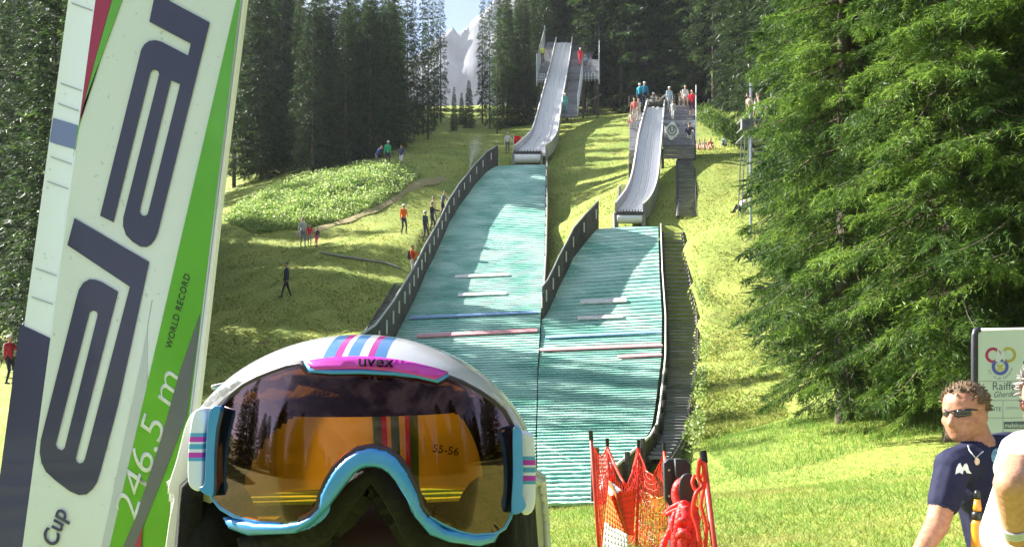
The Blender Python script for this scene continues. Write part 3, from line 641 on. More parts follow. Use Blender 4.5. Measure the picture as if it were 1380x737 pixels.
# the big sunlit spruces
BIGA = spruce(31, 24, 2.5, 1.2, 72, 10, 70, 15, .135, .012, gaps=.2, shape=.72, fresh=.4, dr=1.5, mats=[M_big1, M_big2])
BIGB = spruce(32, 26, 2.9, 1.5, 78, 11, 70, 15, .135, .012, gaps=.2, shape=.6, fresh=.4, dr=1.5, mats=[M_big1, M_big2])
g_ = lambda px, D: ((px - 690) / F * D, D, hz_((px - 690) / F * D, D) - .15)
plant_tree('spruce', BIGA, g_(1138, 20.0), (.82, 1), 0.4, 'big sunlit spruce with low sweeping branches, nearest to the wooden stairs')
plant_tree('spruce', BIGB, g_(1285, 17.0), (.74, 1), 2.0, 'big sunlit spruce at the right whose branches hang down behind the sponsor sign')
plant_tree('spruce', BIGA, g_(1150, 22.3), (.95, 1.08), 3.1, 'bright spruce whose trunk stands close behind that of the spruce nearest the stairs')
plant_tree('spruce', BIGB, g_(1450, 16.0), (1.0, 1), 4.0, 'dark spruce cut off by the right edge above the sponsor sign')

# ------------------------------------------------------------------ grass and undergrowth
def blade_field(name, rng, xs, ys, hgt, wid, mats, lean=.5, mi=None, surf=h):
    n_ = len(xs); zs_ = surf(xs, ys); an = rng.uniform(0, 6.283, n_); hh = hgt * rng.uniform(.5, 1.3, n_); ww = wid * rng.uniform(.7, 1.3, n_)
    p = np.stack([xs, ys, zs_ - .01], -1); wv = np.stack([np.cos(an), np.sin(an), np.zeros(n_)], -1) * ww[:, None]
    l_ = np.stack([rng.normal(0, lean, n_), rng.normal(0, lean, n_), np.ones(n_)], -1); tip = p + l_ * hh[:, None]
    V = np.stack([p - wv, p + wv, tip], 1).reshape(-1, 3)
    o = tri_mesh(name, V, np.arange(n_ * 3).reshape(-1, 3), mats, kind='stuff', mi=rng.integers(0, len(mats), n_) if mi is None else mi); return o
M_g1 = mat('grass_blades', (.30, .36, .06), .6, scale=.8, c2=(.13, .24, .035), trans=.35, spec=.3)
M_g2 = mat('dry_grass_blades', (.42, .40, .13), .6, scale=1.5, c2=(.24, .28, .06), trans=.3, spec=.3)
M_g3 = mat('lush_grass_blades', (.22, .40, .06), .6, scale=1.1, c2=(.12, .28, .04), trans=.4, spec=.3)
rg = np.random.default_rng(5)
def clear(x, y):  # keep blades off the mats
    a = (x > xi(BL, y) - .4) & (x < xi(BR, y) + .3) & (y < 77.5) & (y > 13.5); b_ = (x > xi(SLf, y) - .2) & (x < xi(SR, y) + xi(SW, y) + .4) & (y < 52.3) & (y > 13.5)
    return ~(a | b_)
N = 170000; y = 4.5 * (26 / 4.5) ** rg.uniform(0, 1, N); px = np.where(rg.random(N) < .85, rg.uniform(640, 1420, N), rg.uniform(-60, 330, N)); x = (px - 690) / F * y; k = clear(x, y); x, y = x[k], y[k]
patch = np.array([noise.noise(Vector((a * .5, b * .5, 3))) + .5 * noise.noise(Vector((a * 1.9, b * 1.9, 9))) for a, b in zip(x, y)])
mi = np.where(patch + rg.normal(0, .25, len(x)) > .18, 1, np.where(rg.random(len(x)) < .4, 2, 0))
keep = (patch < .75)
tag(blade_field('mown_grass', rg, x[keep], y[keep], .055, .0055, [M_g1, M_g2, M_g3], .7, mi[keep]), 'short bright mown grass in the foreground', 'grass')
N = 150000; y = 22 * (100 / 22) ** rg.uniform(0, 1, N); px = rg.uniform(240, 1060, N); x = (px - 690) / F * y; k = clear(x, y); x, y = x[k], y[k]
tag(blade_field('slope_grass', rg, x, y, .1, .03, [M_g1, M_g2, M_g2], .9), 'mown yellowish grass on the slopes beside the landing hills', 'grass')
N = 9000; x = rg.uniform(4.0, 9, N); y = rg.uniform(17.5, 21.5, N)
tag(blade_field('tall_grass', rg, x, y, .13, .006, [M_g1, M_g3, M_g3], .35), 'taller grass at the foot of the big spruces', 'grass')
def leaf_field(name, rng, x, y, top, size, mats):
    n_ = len(x); z = h(x, y) + top * rng.uniform(0, 1, n_) ** .7; p = np.stack([x, y, z], -1); a = rng.normal(0, 1, (n_, 3)); a /= np.linalg.norm(a, axis=1)[:, None]; b_ = np.cross(a, rng.normal(0, 1, (n_, 3))); b_ /= np.linalg.norm(b_, axis=1)[:, None]
    s_ = size * rng.uniform(.5, 1.3, n_)[:, None]; V = np.stack([p - a * s_, p + b_ * s_ * .55, p + a * s_, p - b_ * s_ * .55], 1).reshape(-1, 3)
    return tri_mesh(name, V, np.arange(n_ * 4).reshape(-1, 4), mats, kind='stuff', mi=rng.integers(0, len(mats), n_))
# undergrowth left of the path
poly = [(300, 300), (330, 272), (400, 245), (470, 230), (540, 226), (568, 238), (540, 262), (500, 284), (455, 300), (400, 312), (340, 316)]
PW = [G(a, b, 40) for a, b in poly]; pxy = [(q.x, q.y) for q in PW]
def inside(x, y):
    r = np.zeros(len(x), bool); j = len(pxy) - 1
    for i in range(len(pxy)):
        xi_, yi = pxy[i]; xj, yj = pxy[j]; c = ((yi > y) != (yj > y)) & (x < (xj - xi_) * (y - yi) / (yj - yi + 1e-9) + xi_); r ^= c; j = i
    return r
N = 75000; x = rg.uniform(min(p[0] for p in pxy), max(p[0] for p in pxy), N); y = rg.uniform(min(p[1] for p in pxy), max(p[1] for p in pxy), N); k = inside(x, y); x, y = x[k], y[k]
cl = np.array([noise.noise(Vector((a * .6, b * .6, 1))) for a, b in zip(x, y)])
M_leaf = mat('undergrowth_leaves', (.30, .42, .09), .5, scale=1.2, c2=(.15, .28, .05), trans=.5); M_leaf2 = mat('pale_leaves', (.45, .52, .22), .5, trans=.5)
tag(leaf_field('undergrowth', rg, x, y, np.clip(.22 + cl * .5, .1, .6) + .5 * rg.uniform(0, 1, len(x)) ** 4, .085, [M_leaf, M_leaf, M_leaf2]), 'lush leafy undergrowth between the path and the left forest', 'undergrowth')
N = 5500; D = rg.uniform(20, 46, N); x = xi(SR, D) + .3 + xi(SW, D) + rg.uniform(-.08, .4, N); k = rg.random(N) < .5 + .5 * np.sin(D * .9)
tag(leaf_field('weeds', rg, x[k], D[k], .5, .05, [M_leaf, M_leaf2, M_g1]), 'weeds growing along the outer side of the long wooden stairs', 'weeds')
# sunlit bank edge beside the small tower, modelled as a leaning spruce
N = 5000; t = rg.uniform(0, 1, N); a = P(944, 150, 70); b_ = P(1010, 190, 62); cx = a.x + (b_.x - a.x) * t + rg.normal(0, .3, N); cy = a.y + (b_.y - a.y) * t + rg.normal(0, .5, N); cz = a.z + (b_.z - a.z) * t + rg.normal(0, .22, N) - .1
p = np.stack([cx, cy, cz], -1); d_ = rg.normal(0, 1, (N, 3)) + np.array([0, 0, .8]); d_ /= np.linalg.norm(d_, axis=1)[:, None]; e_ = np.cross(d_, rg.normal(0, 1, (N, 3))); e_ /= np.linalg.norm(e_, axis=1)[:, None]
V = np.stack([p - e_ * .03, p + e_ * .03, p + d_ * .4], 1).reshape(-1, 3)
br = empty('lit_bank', (float(b_.x), float(b_.y), hz_(b_.x, b_.y)), 'slanting sunlit bank edge behind the seated spectators, modelled as a thin leaning spruce', 'tree')
mb = MB(); mb.tube([b_ + (b_ - a) * .12 + Vector((0, 0, -.6)), b_, a], [.08, .06, .02], 6); mb.build('trunk', M_bark, br); tri_mesh('crown', V, np.arange(N * 3).reshape(-1, 3), [M_big2, M_big1], br, mi=rg.integers(0, 2, N))

# ------------------------------------------------------------------ flat shapes traced on an object's own plane
def poly_obj(name, outer, holes, conv, depth, m, parent, bevel=0.0, res=1):
    cu = bpy.data.curves.new(name, 'CURVE'); cu.dimensions = '2D'; cu.fill_mode = 'BOTH'; cu.extrude = depth / 2 * 1000; cu.bevel_depth = bevel * 1000
    for ring in [outer] + list(holes):
        sp = cu.splines.new('POLY'); sp.points.add(len(ring) - 1); sp.use_cyclic_u = True
        for q, (x, y) in zip(sp.points, ring): q.co = (x, -y, 0, 1)
    return curve_obj(name, cu, conv, m, parent)
def curve_obj(name, cu, conv, m, parent):
    o = bpy.data.objects.new('tmp', cu); col.objects.link(o); bpy.context.view_layer.update()
    me = bpy.data.meshes.new_from_object(o.evaluated_get(bpy.context.evaluated_depsgraph_get())); bpy.data.objects.remove(o)
    for v in me.vertices: v.co = conv(v.co.x, -v.co.y, v.co.z / 1000)
    me.materials.clear(); me.materials.append(m); me.name = name; me.flip_normals() if False else None
    return link(name, me, parent)
def text_obj(name, body, px, py, ang, size, conv, depth, m, parent, shear=0., xs=1., space=1., align='LEFT', off=0.0):
    cu = bpy.data.curves.new(name, 'FONT'); cu.body = body; cu.size = size; cu.shear = shear; cu.space_character = space; cu.align_x = align; cu.offset = off
    o = bpy.data.objects.new('tmp', cu); col.objects.link(o); bpy.context.view_layer.update()
    me = bpy.data.meshes.new_from_object(o.evaluated_get(bpy.context.evaluated_depsgraph_get())); bpy.data.objects.remove(o)
    c, s_ = math.cos(ang), math.sin(ang); bm = bmesh.new(); bm.from_mesh(me)
    g = bmesh.ops.extrude_face_region(bm, geom=list(bm.faces)); 
    for v in [e for e in g['geom'] if isinstance(e, bmesh.types.BMVert)]: v.co.z += depth * 1000
    for v in bm.verts:
        x, y = v.co.x * xs, v.co.y; X = px + x * c - y * s_; Y = py - (x * s_ + y * c); v.co = conv(X, Y, v.co.z / 1000)
    bmesh.ops.recalc_face_normals(bm, faces=bm.faces); bm.to_mesh(me); bm.free(); me.materials.clear(); me.materials.append(m)
    return link(name, me, parent)
def arc(pts, n=5):   # Catmull-Rom closed smoothing
    out = []; k = len(pts)
    for i in range(k):
        p0, p1, p2, p3 = (Vector(pts[(i + j - 1) % k]) for j in range(4))
        for q in range(n):
            t = q / n; out.append(tuple(.5 * ((2 * p1) + (p2 - p0) * t + (2 * p0 - 5 * p1 + 4 * p2 - p3) * t * t + (3 * p1 - p0 - 3 * p2 + p3) * t ** 3)))
    return out
# ------------------------------------------------------------------ skis
DS = 0.78
def ski_conv(D): return lambda px, py, z: Vector(((px - 690) / F * D, D - z, CZ + (HZ - py) / F * D))
sc1 = ski_conv(DS); sc2 = ski_conv(.815)
M_sw = mat('ski_white', (.64, .71, .77), .28, c2=(.5, .55, .6), coat=.4, scale=170, ramp=(.26, .31), detail=2); M_sg = mat('ski_green', (.10, .36, .02), .3, var=.06, coat=.4, scale=30); M_sn = mat('ski_navy', (.035, .035, .1), .35, var=.12, coat=.3)
M_sgrey = mat('ski_grey', (.11, .12, .14), .35, var=.06, coat=.3); M_sr = mat('ski_red', (.33, .015, .07), .35, var=.06, coat=.3); M_edge = mat('ski_sidewall', (.85, .85, .83), .4, var=.03); M_slb = mat('ski_pale_grey', (.44, .49, .56), .3, var=.05, coat=.4)
def L2(p, q, y): return p[0] + (q[0] - p[0]) * (y - p[1]) / (q[1] - p[1])
le = lambda y: L2((134, 0), (35, 737), y); re_ = lambda y: L2((328, 0), (237, 737), y)
Y0, Y1 = -900, 3180
ski = empty('jumping_ski', sc1(-120, Y1, 0), 'white and green jumping ski with big navy lettering, standing in the foreground', 'ski')
ski1 = poly_obj('ski_body', [(le(Y0), Y0), (re_(Y0), Y0), (re_(Y1), Y1), (le(Y1), Y1)], [], sc1, .012, M_sw, ski)
pz = lambda d: (lambda px, py, z: sc1(px, py, z + d))
lay = .0068
poly_obj('sidewall', [(re_(Y0) + .5, Y0), (re_(Y0) + 4, Y0), (re_(200) + 3.2, 200), (re_(737) + 9, 737), (re_(Y1) + 14, Y1), (re_(Y1) + .5, Y1)], [], lambda a, b, z: sc1(a, b, z * 1 - .002), .009, M_edge, ski)
def deco(name, pts, m, holes=(), d=lay, par=ski): return poly_obj(name, pts, holes, pz(d), .0008, m, par)
gl = lambda y: L2((323, 0), (152, 737), y)
deco('green_band', [(gl(-40), -40), (re_(-40) - .5, -40), (re_(737) - .5, 737), (re_(900) - .5, 900), (gl(900), 900)], M_sg)
deco('grey_band', [(273.5, 424), (re_(460) - 1, 460), (256, 560), (226, 637), (198, 706), (186, 737), (170, 737), (190, 690), (222, 590), (247, 500)], M_sgrey, d=lay + .001)
deco('red_tip', [(198, 706), (186, 737), (165, 790), (200, 800), (196, 737), (197, 712)], M_sr, d=lay + .002)
deco('pale_band', [(209, 405), (203, 440), (gl(520), 520), (gl(737), 737), (gl(800), 800), (gl(800) - 28, 800), (141, 737), (170, 600), (196, 480)], M_slb, d=lay - .0004)
deco('red_band', [(le(-30) + .5, -30), (162, -30), (157, 0), (133, 85), (le(171) + .5, 171)], M_sr)
deco('green_stripe', [(162.5, -30), (182, -30), (171, 0), (140, 85), (118, 145), (103.5, 214), (le(172) + .5, 172), (133.5, 85), (157.5, 0)], M_sg)
q1 = 1 / 1.991
ar = lambda c, r, a0, a1, n=7: [(c[0] + r * math.cos(R(a0 + (a1 - a0) * i / n)), c[1] + r * math.sin(R(a0 + (a1 - a0) * i / n))) for i in range(n + 1)]
E_out = [(106, 296), (205.5, 354.5), (164, 545), (140, 635), (136, 648), (130, 657), (122, 664), (112, 665), (100, 660), (80, 645), (68, 634), (62, 622), (59.5, 608), (61, 592), (108, 405), (112, 391), (118, 382), (126, 377.5), (134, 378), (142, 381), (164, 394), (107.5, 615), (108, 620), (112, 623), (117, 622), (120, 617), (180, 387.5), (96.5, 332)]
E_in = [(126, 421), (131, 419), (136, 421), (137, 425), (93, 602), (89, 606), (83, 603), (80.5, 598)]
A_out = [(x * q1, y * q1) for x, y in [(448, -120), (485, -110), (462, 12), (570, 70), (432, 628), (425, 645), (415, 658), (402, 666), (386, 665), (365, 652), (348, 634), (340, 610), (341, 588), (436, 208), (434, 200), (426, 195), (418, 196), (412, 203), (314, 600), (279, 583), (384, 160), (388, 143), (397, 128), (410, 119), (426, 117), (442, 121), (513, 158), (520, 126), (410, 68)]]
A_in = [(x * q1, y * q1) for x, y in [(467, 223), (492, 234), (408, 570), (405, 580), (397, 584), (389, 582), (384, 573), (386, 560)]]
deco('lettering', E_out, M_sn, [E_in], lay + .0004); deco('lettering', A_out, M_sn, [A_in], lay + .0004)
M_tw = mat('print_white', (.62, .68, .66), .4, var=.05); M_tb = mat('print_black', (.02, .02, .03), .4, var=.05)
a_ = math.atan2(700 - 490, 236 - 166)
text_obj('record_length', '246,5 m', 186, 703, R(72.2), 48, pz(lay + .0006), .0004, M_tw, ski, shear=.25, xs=1.32, space=1.0, off=-.25)
text_obj('record_text', 'WORLD RECORD', 235, 471, R(75.5), 12, pz(lay + .0006), .0004, M_tb, ski, shear=.2, xs=1.0, space=1.1)
text_obj('cup_text', 'World Cup', 53, 822, R(72), 30, pz(lay + .0006), .0005, M_sn, ski, shear=.2, xs=1.0, off=.5)
ski_b = empty('jumping_ski', sc2(-200, Y1, 0), 'second jumping ski behind, pale base above and navy below, left of the lettered ski', 'ski')
bl = lambda y: L2((97, 0), (0, 715), y)
poly_obj('ski_body', [(bl(Y0), Y0), (bl(Y0) + 190, Y0), (bl(Y1) + 190, Y1), (bl(Y1), Y1)], [], sc2, .012, M_sw, ski_b)
poly_obj('navy_tail', [(33, 437), (95, 466), (165, 500), (bl(Y1) + 189, Y1), (bl(Y1) + .5, Y1)], [], lambda a, b, z: sc2(a, b, z + lay), .0008, M_sn, ski_b)
M_pg = mat('faint_print', (.3, .32, .36), .5, var=.1); M_pb = mat('blue_print', (.14, .18, .36), .4, var=.1)
for y in (12, 119, 146, 217, 250, 366, 404): poly_obj('print_line', [(bl(y) + 6, y - 4), (bl(y) + 34, y + 6), (bl(y) + 34, y + 7.4), (bl(y) + 6, y - 2.6)], [], lambda a, b, z: sc2(a, b, z + lay), .0005, M_pg, ski_b)
poly_obj('blue_patch', [(77, 162), (110, 172), (110, 205), (72, 194)], [], lambda a, b, z: sc2(a, b, z + lay), .0005, M_pb, ski_b)

M_tb2 = mat('matt_black_print', (.012, .01, .014), .9, spec=.1)
# ------------------------------------------------------------------ helmet with goggles
def shader(name, build):
    m = bpy.data.materials.new(name); m.use_nodes = True; n = m.node_tree; n.nodes.clear(); o = n.nodes.new('ShaderNodeOutputMaterial'); n.links.new(build(n), o.inputs[0]); return m
HC = P(488, 640, .635)
def shell_mat(n):
    tc = n.nodes.new('ShaderNodeTexCoord'); sx = n.nodes.new('ShaderNodeSeparateXYZ'); n.links.new(tc.outputs['Object'], sx.inputs[0])
    mr = n.nodes.new('ShaderNodeMapRange'); mr.inputs[1].default_value = -.02; mr.inputs[2].default_value = .026; n.links.new(sx.outputs[0], mr.inputs[0])
    rp = n.nodes.new('ShaderNodeValToRGB'); cr = rp.color_ramp; cr.interpolation = 'CONSTANT'
    W = (.8, .81, .83, 1); B = (.10, .30, .62, 1); PK = (.6, .03, .35, 1)
    st = [(0, W), (.2, B), (.34, PK), (.43, W), (.50, B), (.64, W), (.74, PK), (.82, B), (.96, W)]
    while len(cr.elements) > 1: cr.elements.remove(cr.elements[-1])
    cr.elements[0].position = 0; cr.elements[0].color = st[0][1]
    for p_, c in st[1:]: e = cr.elements.new(p_); e.color = c
    n.links.new(mr.outputs[0], rp.inputs[0])
    b = n.nodes.new('ShaderNodeBsdfPrincipled'); b.inputs['Roughness'].default_value = .18; b.inputs['Coat Weight'].default_value = .6; n.links.new(rp.outputs[0], b.inputs['Base Color'])
    t = n.nodes.new('ShaderNodeBsdfTranslucent'); n.links.new(rp.outputs[0], t.inputs[0]); mx = n.nodes.new('ShaderNodeMixShader')
    mx.inputs[0].default_value = .34
    n.links.new(b.outputs[0], mx.inputs[1]); n.links.new(t.outputs[0], mx.inputs[2]); return mx.outputs[0]
M_shell = shader('helmet_shell', shell_mat); M_foam = mat('black_foam', (.004, .004, .0045), .95, scale=60, var=.4, bump=.4)
helmet = empty('ski_helmet', HC - Vector((0, 0, .14)), 'white ski helmet with pink and blue stripes held up in the foreground', 'helmet')
rx, ry, rz = .1115, .135, .0895
def shell_pt(az, t, s=1.0):   # az: 0 faces the camera; t: 0 rim height .. 1 crown, negative goes below
    if t >= 0: c, zz = math.cos(t * math.pi / 2), math.sin(t * math.pi / 2) * rz * s
    else: c, zz = 1 + .06 * (-t) , t * .085
    k = 1.0 + .05 * abs(math.sin(az)) * (1 if t < 0 else 0)
    return HC + Vector((math.sin(az) * rx * c * s * k, -math.cos(az) * ry * c * s, zz))
NA, NT = 144, 60; tsl = [-.95 + 1.95 * j / NT for j in range(NT + 1)]
vs = [shell_pt(2 * math.pi * i / NA, tsl[j]) for j in range(NT + 1) for i in range(NA)]; fs = []
for j in range(NT):
    for i in range(NA):
        az = (i + .5) * 360 / NA; az = az if az < 180 else az - 360; t = (tsl[j] + tsl[j + 1]) / 2; aa = abs(az)
        front = aa < 74 and t < .56 - .22 * (aa / 74) ** 2
        cheek = t < 0 and aa < 74 + 28 * (-t) ** .6
        back = aa > 122 and t < -.28
        if front or cheek or back: continue
        fs.append((j * NA + i, j * NA + (i + 1) % NA, (j + 1) * NA + (i + 1) % NA, (j + 1) * NA + i))
me = bpy.data.meshes.new('shell'); me.from_pydata([v - HC for v in vs], [], fs); me.materials.append(M_shell); me.polygons.foreach_set('use_smooth', [True] * len(fs))
sh = bpy.data.objects.new('shell', me); col.objects.link(sh); sh.parent = helmet; sh.location = HC - helmet.location
sd = sh.modifiers.new('thick', 'SOLIDIFY'); sd.thickness = .004; sd.offset = -1
# foam lining round the brow and the sides, open at the back
vs = [shell_pt(2 * math.pi * i / NA, tsl[j], .93) for j in range(NT + 1) for i in range(NA)]; fs = []
for j in range(NT):
    for i in range(NA):
        az = (i + .5) * 360 / NA; az = az if az < 180 else az - 360; t = (tsl[j] + tsl[j + 1]) / 2; aa = abs(az)
        if (aa < 60 and t < .40) or ((180 - aa) / 66) ** 2 + ((t + .12) / .66) ** 2 < 1 or (aa > 118 and t < -.3) or t > .93: continue
        fs.append((j * NA + i, j * NA + (i + 1) % NA, (j + 1) * NA + (i + 1) % NA, (j + 1) * NA + i))
me = bpy.data.meshes.new('lining'); me.from_pydata(vs, [], fs); me.materials.append(M_foam); me.polygons.foreach_set('use_smooth', [True] * len(fs)); ln = link('lining', me, helmet)
sd = ln.modifiers.new('thick', 'SOLIDIFY'); sd.thickness = .012; sd.offset = -1
# ear pads
for sx_, x0 in ((-1, 262), (1, 688)):
    mb = MB(); mb.ball(P(x0 - sx_ * 34, 738, .62), (.022, .05, .045), seg=20, rings=14); mb.build('ear_pad', M_foam, helmet, smooth=True)
# white ear flaps
M_flap = mat('white_shell_flap', (.84, .84, .80), .35, var=.03, trans=.2)
flap = lambda D: (lambda px, py, z: P(px, py, D) - Vector((0, z, 0)))
poly_obj('ear_flap', arc([(275, 556), (262, 570), (250, 615), (238, 655), (246, 664), (239, 700), (234, 760), (258, 760), (262, 718), (275, 690), (292, 672), (290, 640), (288, 590)], 4), [], flap(.60), .02, M_flap, helmet, .003)
poly_obj('ear_flap', arc([(688, 640), (703, 660), (701, 700), (699, 760), (684, 760), (676, 716), (672, 690)], 4), [], flap(.60), .02, M_flap, helmet, .003)
text_obj('size_print', '55-56', 582, 608, R(-9), 15, lambda a, b, z: P(a, b, .727) - Vector((0, z, 0)), .0005, M_tb, helmet, xs=1.05)

gog = empty('ski_goggles', P(490, 700, .52), 'ski goggles with orange lens and blue and pink frame strapped over the white helmet', 'goggles')
def gdep(px, py): return .497 + ((px - 492) / 204) ** 2 * .048 + abs((px - 492) / 204) ** 4 * .012 + ((py - 642) / 105) ** 2 * .011
gconv = lambda off: (lambda px, py, z: P(px, py, gdep(px, py) + off) - Vector((0, z, 0)))
z3 = lambda L: [(230 + x / 2.4, 430 + y / 2.4) for x, y in L]
lens_px = z3([(165, 288), (200, 246), (240, 214), (285, 190), (330, 172), (380, 155), (425, 146), (447, 170), (520, 176), (620, 175), (720, 180), (800, 190), (858, 204), (890, 188), (940, 208), (1000, 240), (1040, 268), (1075, 300), (1100, 345), (1112, 420), (1114, 500), (1108, 590), (1095, 640), (1078, 672), (1050, 690), (980, 694), (930, 682), (880, 658), (835, 632), (812, 605), (805, 575), (790, 535), (765, 485), (735, 446), (700, 422), (650, 412), (605, 420), (565, 444), (530, 482), (505, 525), (485, 570), (478, 605), (455, 632), (420, 648), (360, 658), (280, 653), (210, 636), (165, 610), (140, 580), (138, 520), (145, 440), (152, 370), (158, 320)])
def cdt_sheet(name, ring, step, conv, m, parent):
    xs_ = [p[0] for p in ring]; ys_ = [p[1] for p in ring]; pts = [Vector(p) for p in ring]; n0 = len(pts)
    def ins(x, y):
        c = False; j = n0 - 1
        for i in range(n0):
            a, b = ring[i], ring[j]
            if (a[1] > y) != (b[1] > y) and x < (b[0] - a[0]) * (y - a[1]) / (b[1] - a[1]) + a[0]: c = not c
            j = i
        return c
    y = min(ys_)
    while y < max(ys_):
        x = min(xs_)
        while x < max(xs_):
            if ins(x, y) and min((Vector((x, y)) - p).length for p in pts[:n0]) > step * .5: pts.append(Vector((x, y)))
            x += step
        y += step
    v, e, f, *_ = geometry.delaunay_2d_cdt(pts, [(i, (i + 1) % n0) for i in range(n0)], [], 1, 1e-5)
    me = bpy.data.meshes.new(name); me.from_pydata([conv(p.x, p.y, 0) for p in v], [], [tuple(q) for q in f]); me.materials.append(m); me.polygons.foreach_set('use_smooth', [True] * len(f)); return link(name, me, parent)
def lens_mat(n):
    t = n.nodes.new('ShaderNodeBsdfTransparent'); t.inputs[0].default_value = (.66, .24, .012, 1)
    g = n.nodes.new('ShaderNodeBsdfGlossy'); g.inputs['Roughness'].default_value = .01; g.inputs[0].default_value = (.26, .18, .2, 1)
    lw = n.nodes.new('ShaderNodeLayerWeight'); lw.inputs[0].default_value = .25; mr = n.nodes.new('ShaderNodeMapRange'); mr.inputs[3].default_value = .1; mr.inputs[4].default_value = .5
    n.links.new(lw.outputs['Fresnel'], mr.inputs[0]); mx = n.nodes.new('ShaderNodeMixShader'); n.links.new(mr.outputs[0], mx.inputs[0]); n.links.new(t.outputs[0], mx.inputs[1]); n.links.new(g.outputs[0], mx.inputs[2])
    # fine dust and water spots
    tc = n.nodes.new('ShaderNodeTexCoord'); v = n.nodes.new('ShaderNodeTexVoronoi'); v.inputs['Scale'].default_value = 420; n.links.new(tc.outputs['Object'], v.inputs['Vector'])
    nz = n.nodes.new('ShaderNodeTexNoise'); nz.inputs['Scale'].default_value = 22; n.links.new(tc.outputs['Object'], nz.inputs['Vector'])
    a = n.nodes.new('ShaderNodeMath'); a.operation = 'LESS_THAN'; a.inputs[1].default_value = .2; n.links.new(v.outputs['Distance'], a.inputs[0])
    c = n.nodes.new('ShaderNodeMath'); c.operation = 'GREATER_THAN'; c.inputs[1].default_value = .66; n.links.new(nz.outputs['Fac'], c.inputs[0])
    d = n.nodes.new('ShaderNodeMath'); d.operation = 'MULTIPLY'; n.links.new(a.outputs[0], d.inputs[0]); n.links.new(c.outputs[0], d.inputs[1]); e = n.nodes.new('ShaderNodeMath'); e.operation = 'MULTIPLY'; e.inputs[1].default_value = .55; n.links.new(d.outputs[0], e.inputs[0])
    df = n.nodes.new('ShaderNodeBsdfTranslucent'); df.inputs[0].default_value = (.7, .5, .3, 1); m2 = n.nodes.new('ShaderNodeMixShader'); n.links.new(e.outputs[0], m2.inputs[0]); n.links.new(mx.outputs[0], m2.inputs[1]); n.links.new(df.outputs[0], m2.inputs[2]); return m2.outputs[0]
M_lens = shader('orange_lens', lens_mat)
M_blue = mat('blue_frame', (.045, .27, .66), .35, var=.05, scale=60, coat=.2); M_pink = mat('pink_frame', (.55, .03, .42), .3, var=.04, coat=.3); M_strap = mat('white_strap', (.72, .73, .76), .8, scale=300, var=.1, bump=.3)
cdt_sheet('lens', lens_px, 9, gconv(0), M_lens, gog)
def moulded(name, ring, off, m, rise, rad, step=4.5, thick=.006):
    """sheet with rounded edges: rises towards the viewer away from its outline"""
    R_ = [Vector(p) for p in ring]; k = len(R_)
    def dist(x, y):
        q = Vector((x, y)); best = 1e9
        for i in range(k):
            a, b = R_[i], R_[(i + 1) % k]; d = b - a; t = max(0, min(1, (q - a).dot(d) / max(d.length_squared, 1e-9))); best = min(best, (q - a - d * t).length)
        return best
    def conv(x, y, z): u = min(1, dist(x, y) / rad); return gconv(off)(x, y, rise * math.sqrt(max(0, 1 - (1 - u) ** 2)))
    ring2 = []
    for i in range(k):
        a, b = R_[i], R_[(i + 1) % k]; n_ = max(1, int((b - a).length / step))
        ring2 += [tuple(a.lerp(b, j / n_)) for j in range(n_)]
    o = cdt_sheet(name, ring2, step, conv, m, gog); bm = bmesh.new(); bm.from_mesh(o.data); bmesh.ops.recalc_face_normals(bm, faces=bm.faces)
    if sum(f.normal.y for f in bm.faces) > 0: bmesh.ops.reverse_faces(bm, faces=bm.faces)
    bm.to_mesh(o.data); bm.free(); md = o.modifiers.new('thick', 'SOLIDIFY'); md.thickness = thick; md.offset = -1; return o
def ribbon(name, ring, off, depth, m, closed=False, bev=.0):
    return poly_obj(name, ring, [], gconv(off), depth, m, gog, bev)
inn = [(300, 697), (309, 712), (334, 721), (388, 719), (400, 718), (424, 702.5), (443, 683.5), (463.5, 656.5), (479, 636.5), (487, 631), (495, 629), (505, 629), (514, 631), (523, 637), (532, 647), (548, 672), (559, 696), (579, 720), (605, 730), (646, 736), (667, 730), (672, 720)]
out_ = [(672, 717), (640, 719), (600, 711), (578, 694), (569, 681), (566, 668), (559, 652), (548, 631), (536, 615), (522, 605), (501, 601), (482, 605), (466, 615), (451, 630), (440, 648), (431, 667), (429, 683), (419, 693), (405, 700), (380, 704), (346, 703), (315, 698)]
moulded('frame', inn + out_, .002, M_blue, .005, 7, 3.2)
# thin lower rim, top rim
def rim(name, pts, off, r, m):
    mb = MB(); mb.tube([gconv(off)(a, b, 0) for a, b in pts], r, 8); return mb.build(name, m, gog, smooth=True)
lo = lens_px[21:28]; rim('rim', lens_px[44:52] , .002, .0016, M_blue); rim('rim', lens_px[19:30], .002, .0016, M_blue)
rim('rim', z3([(438, 138), (452, 166), (520, 171), (620, 170), (720, 175), (800, 184), (862, 199), (895, 180)]), -.001, .0013, M_blue)
M_dkrim = mat('dark_rim', (.03, .02, .035), .4, var=.1)
rim('rim', lens_px[0:8], .002, .0022, M_dkrim); rim('rim', lens_px[13:20], .002, .0022, M_dkrim)
rim('rim', lens_px[7:14], .0025, .0024, M_dkrim); rim('rim', lens_px[28:44], .001, .0018, M_dkrim)
z4 = lambda L: [(400 + x / 5.75, 440 + y / 5.75) for x, y in L]
moulded('brow_panel', z4([(58, 268), (130, 327), (260, 318), (400, 312), (560, 316), (700, 328), (900, 358), (1085, 402), (1178, 350), (1100, 325), (1000, 298), (900, 274), (800, 256), (700, 243), (600, 232), (500, 228), (370, 230), (250, 238), (150, 250)]), -.004, M_pink, 0, 1, 6, .004)
text_obj('brand_print', 'uvex', 484.5, 492.5, R(-2.5), 20.5, lambda a, b, z: gconv(0)(a, b, z + .0066), .0008, M_tb2, gog, xs=1.22, off=.3)
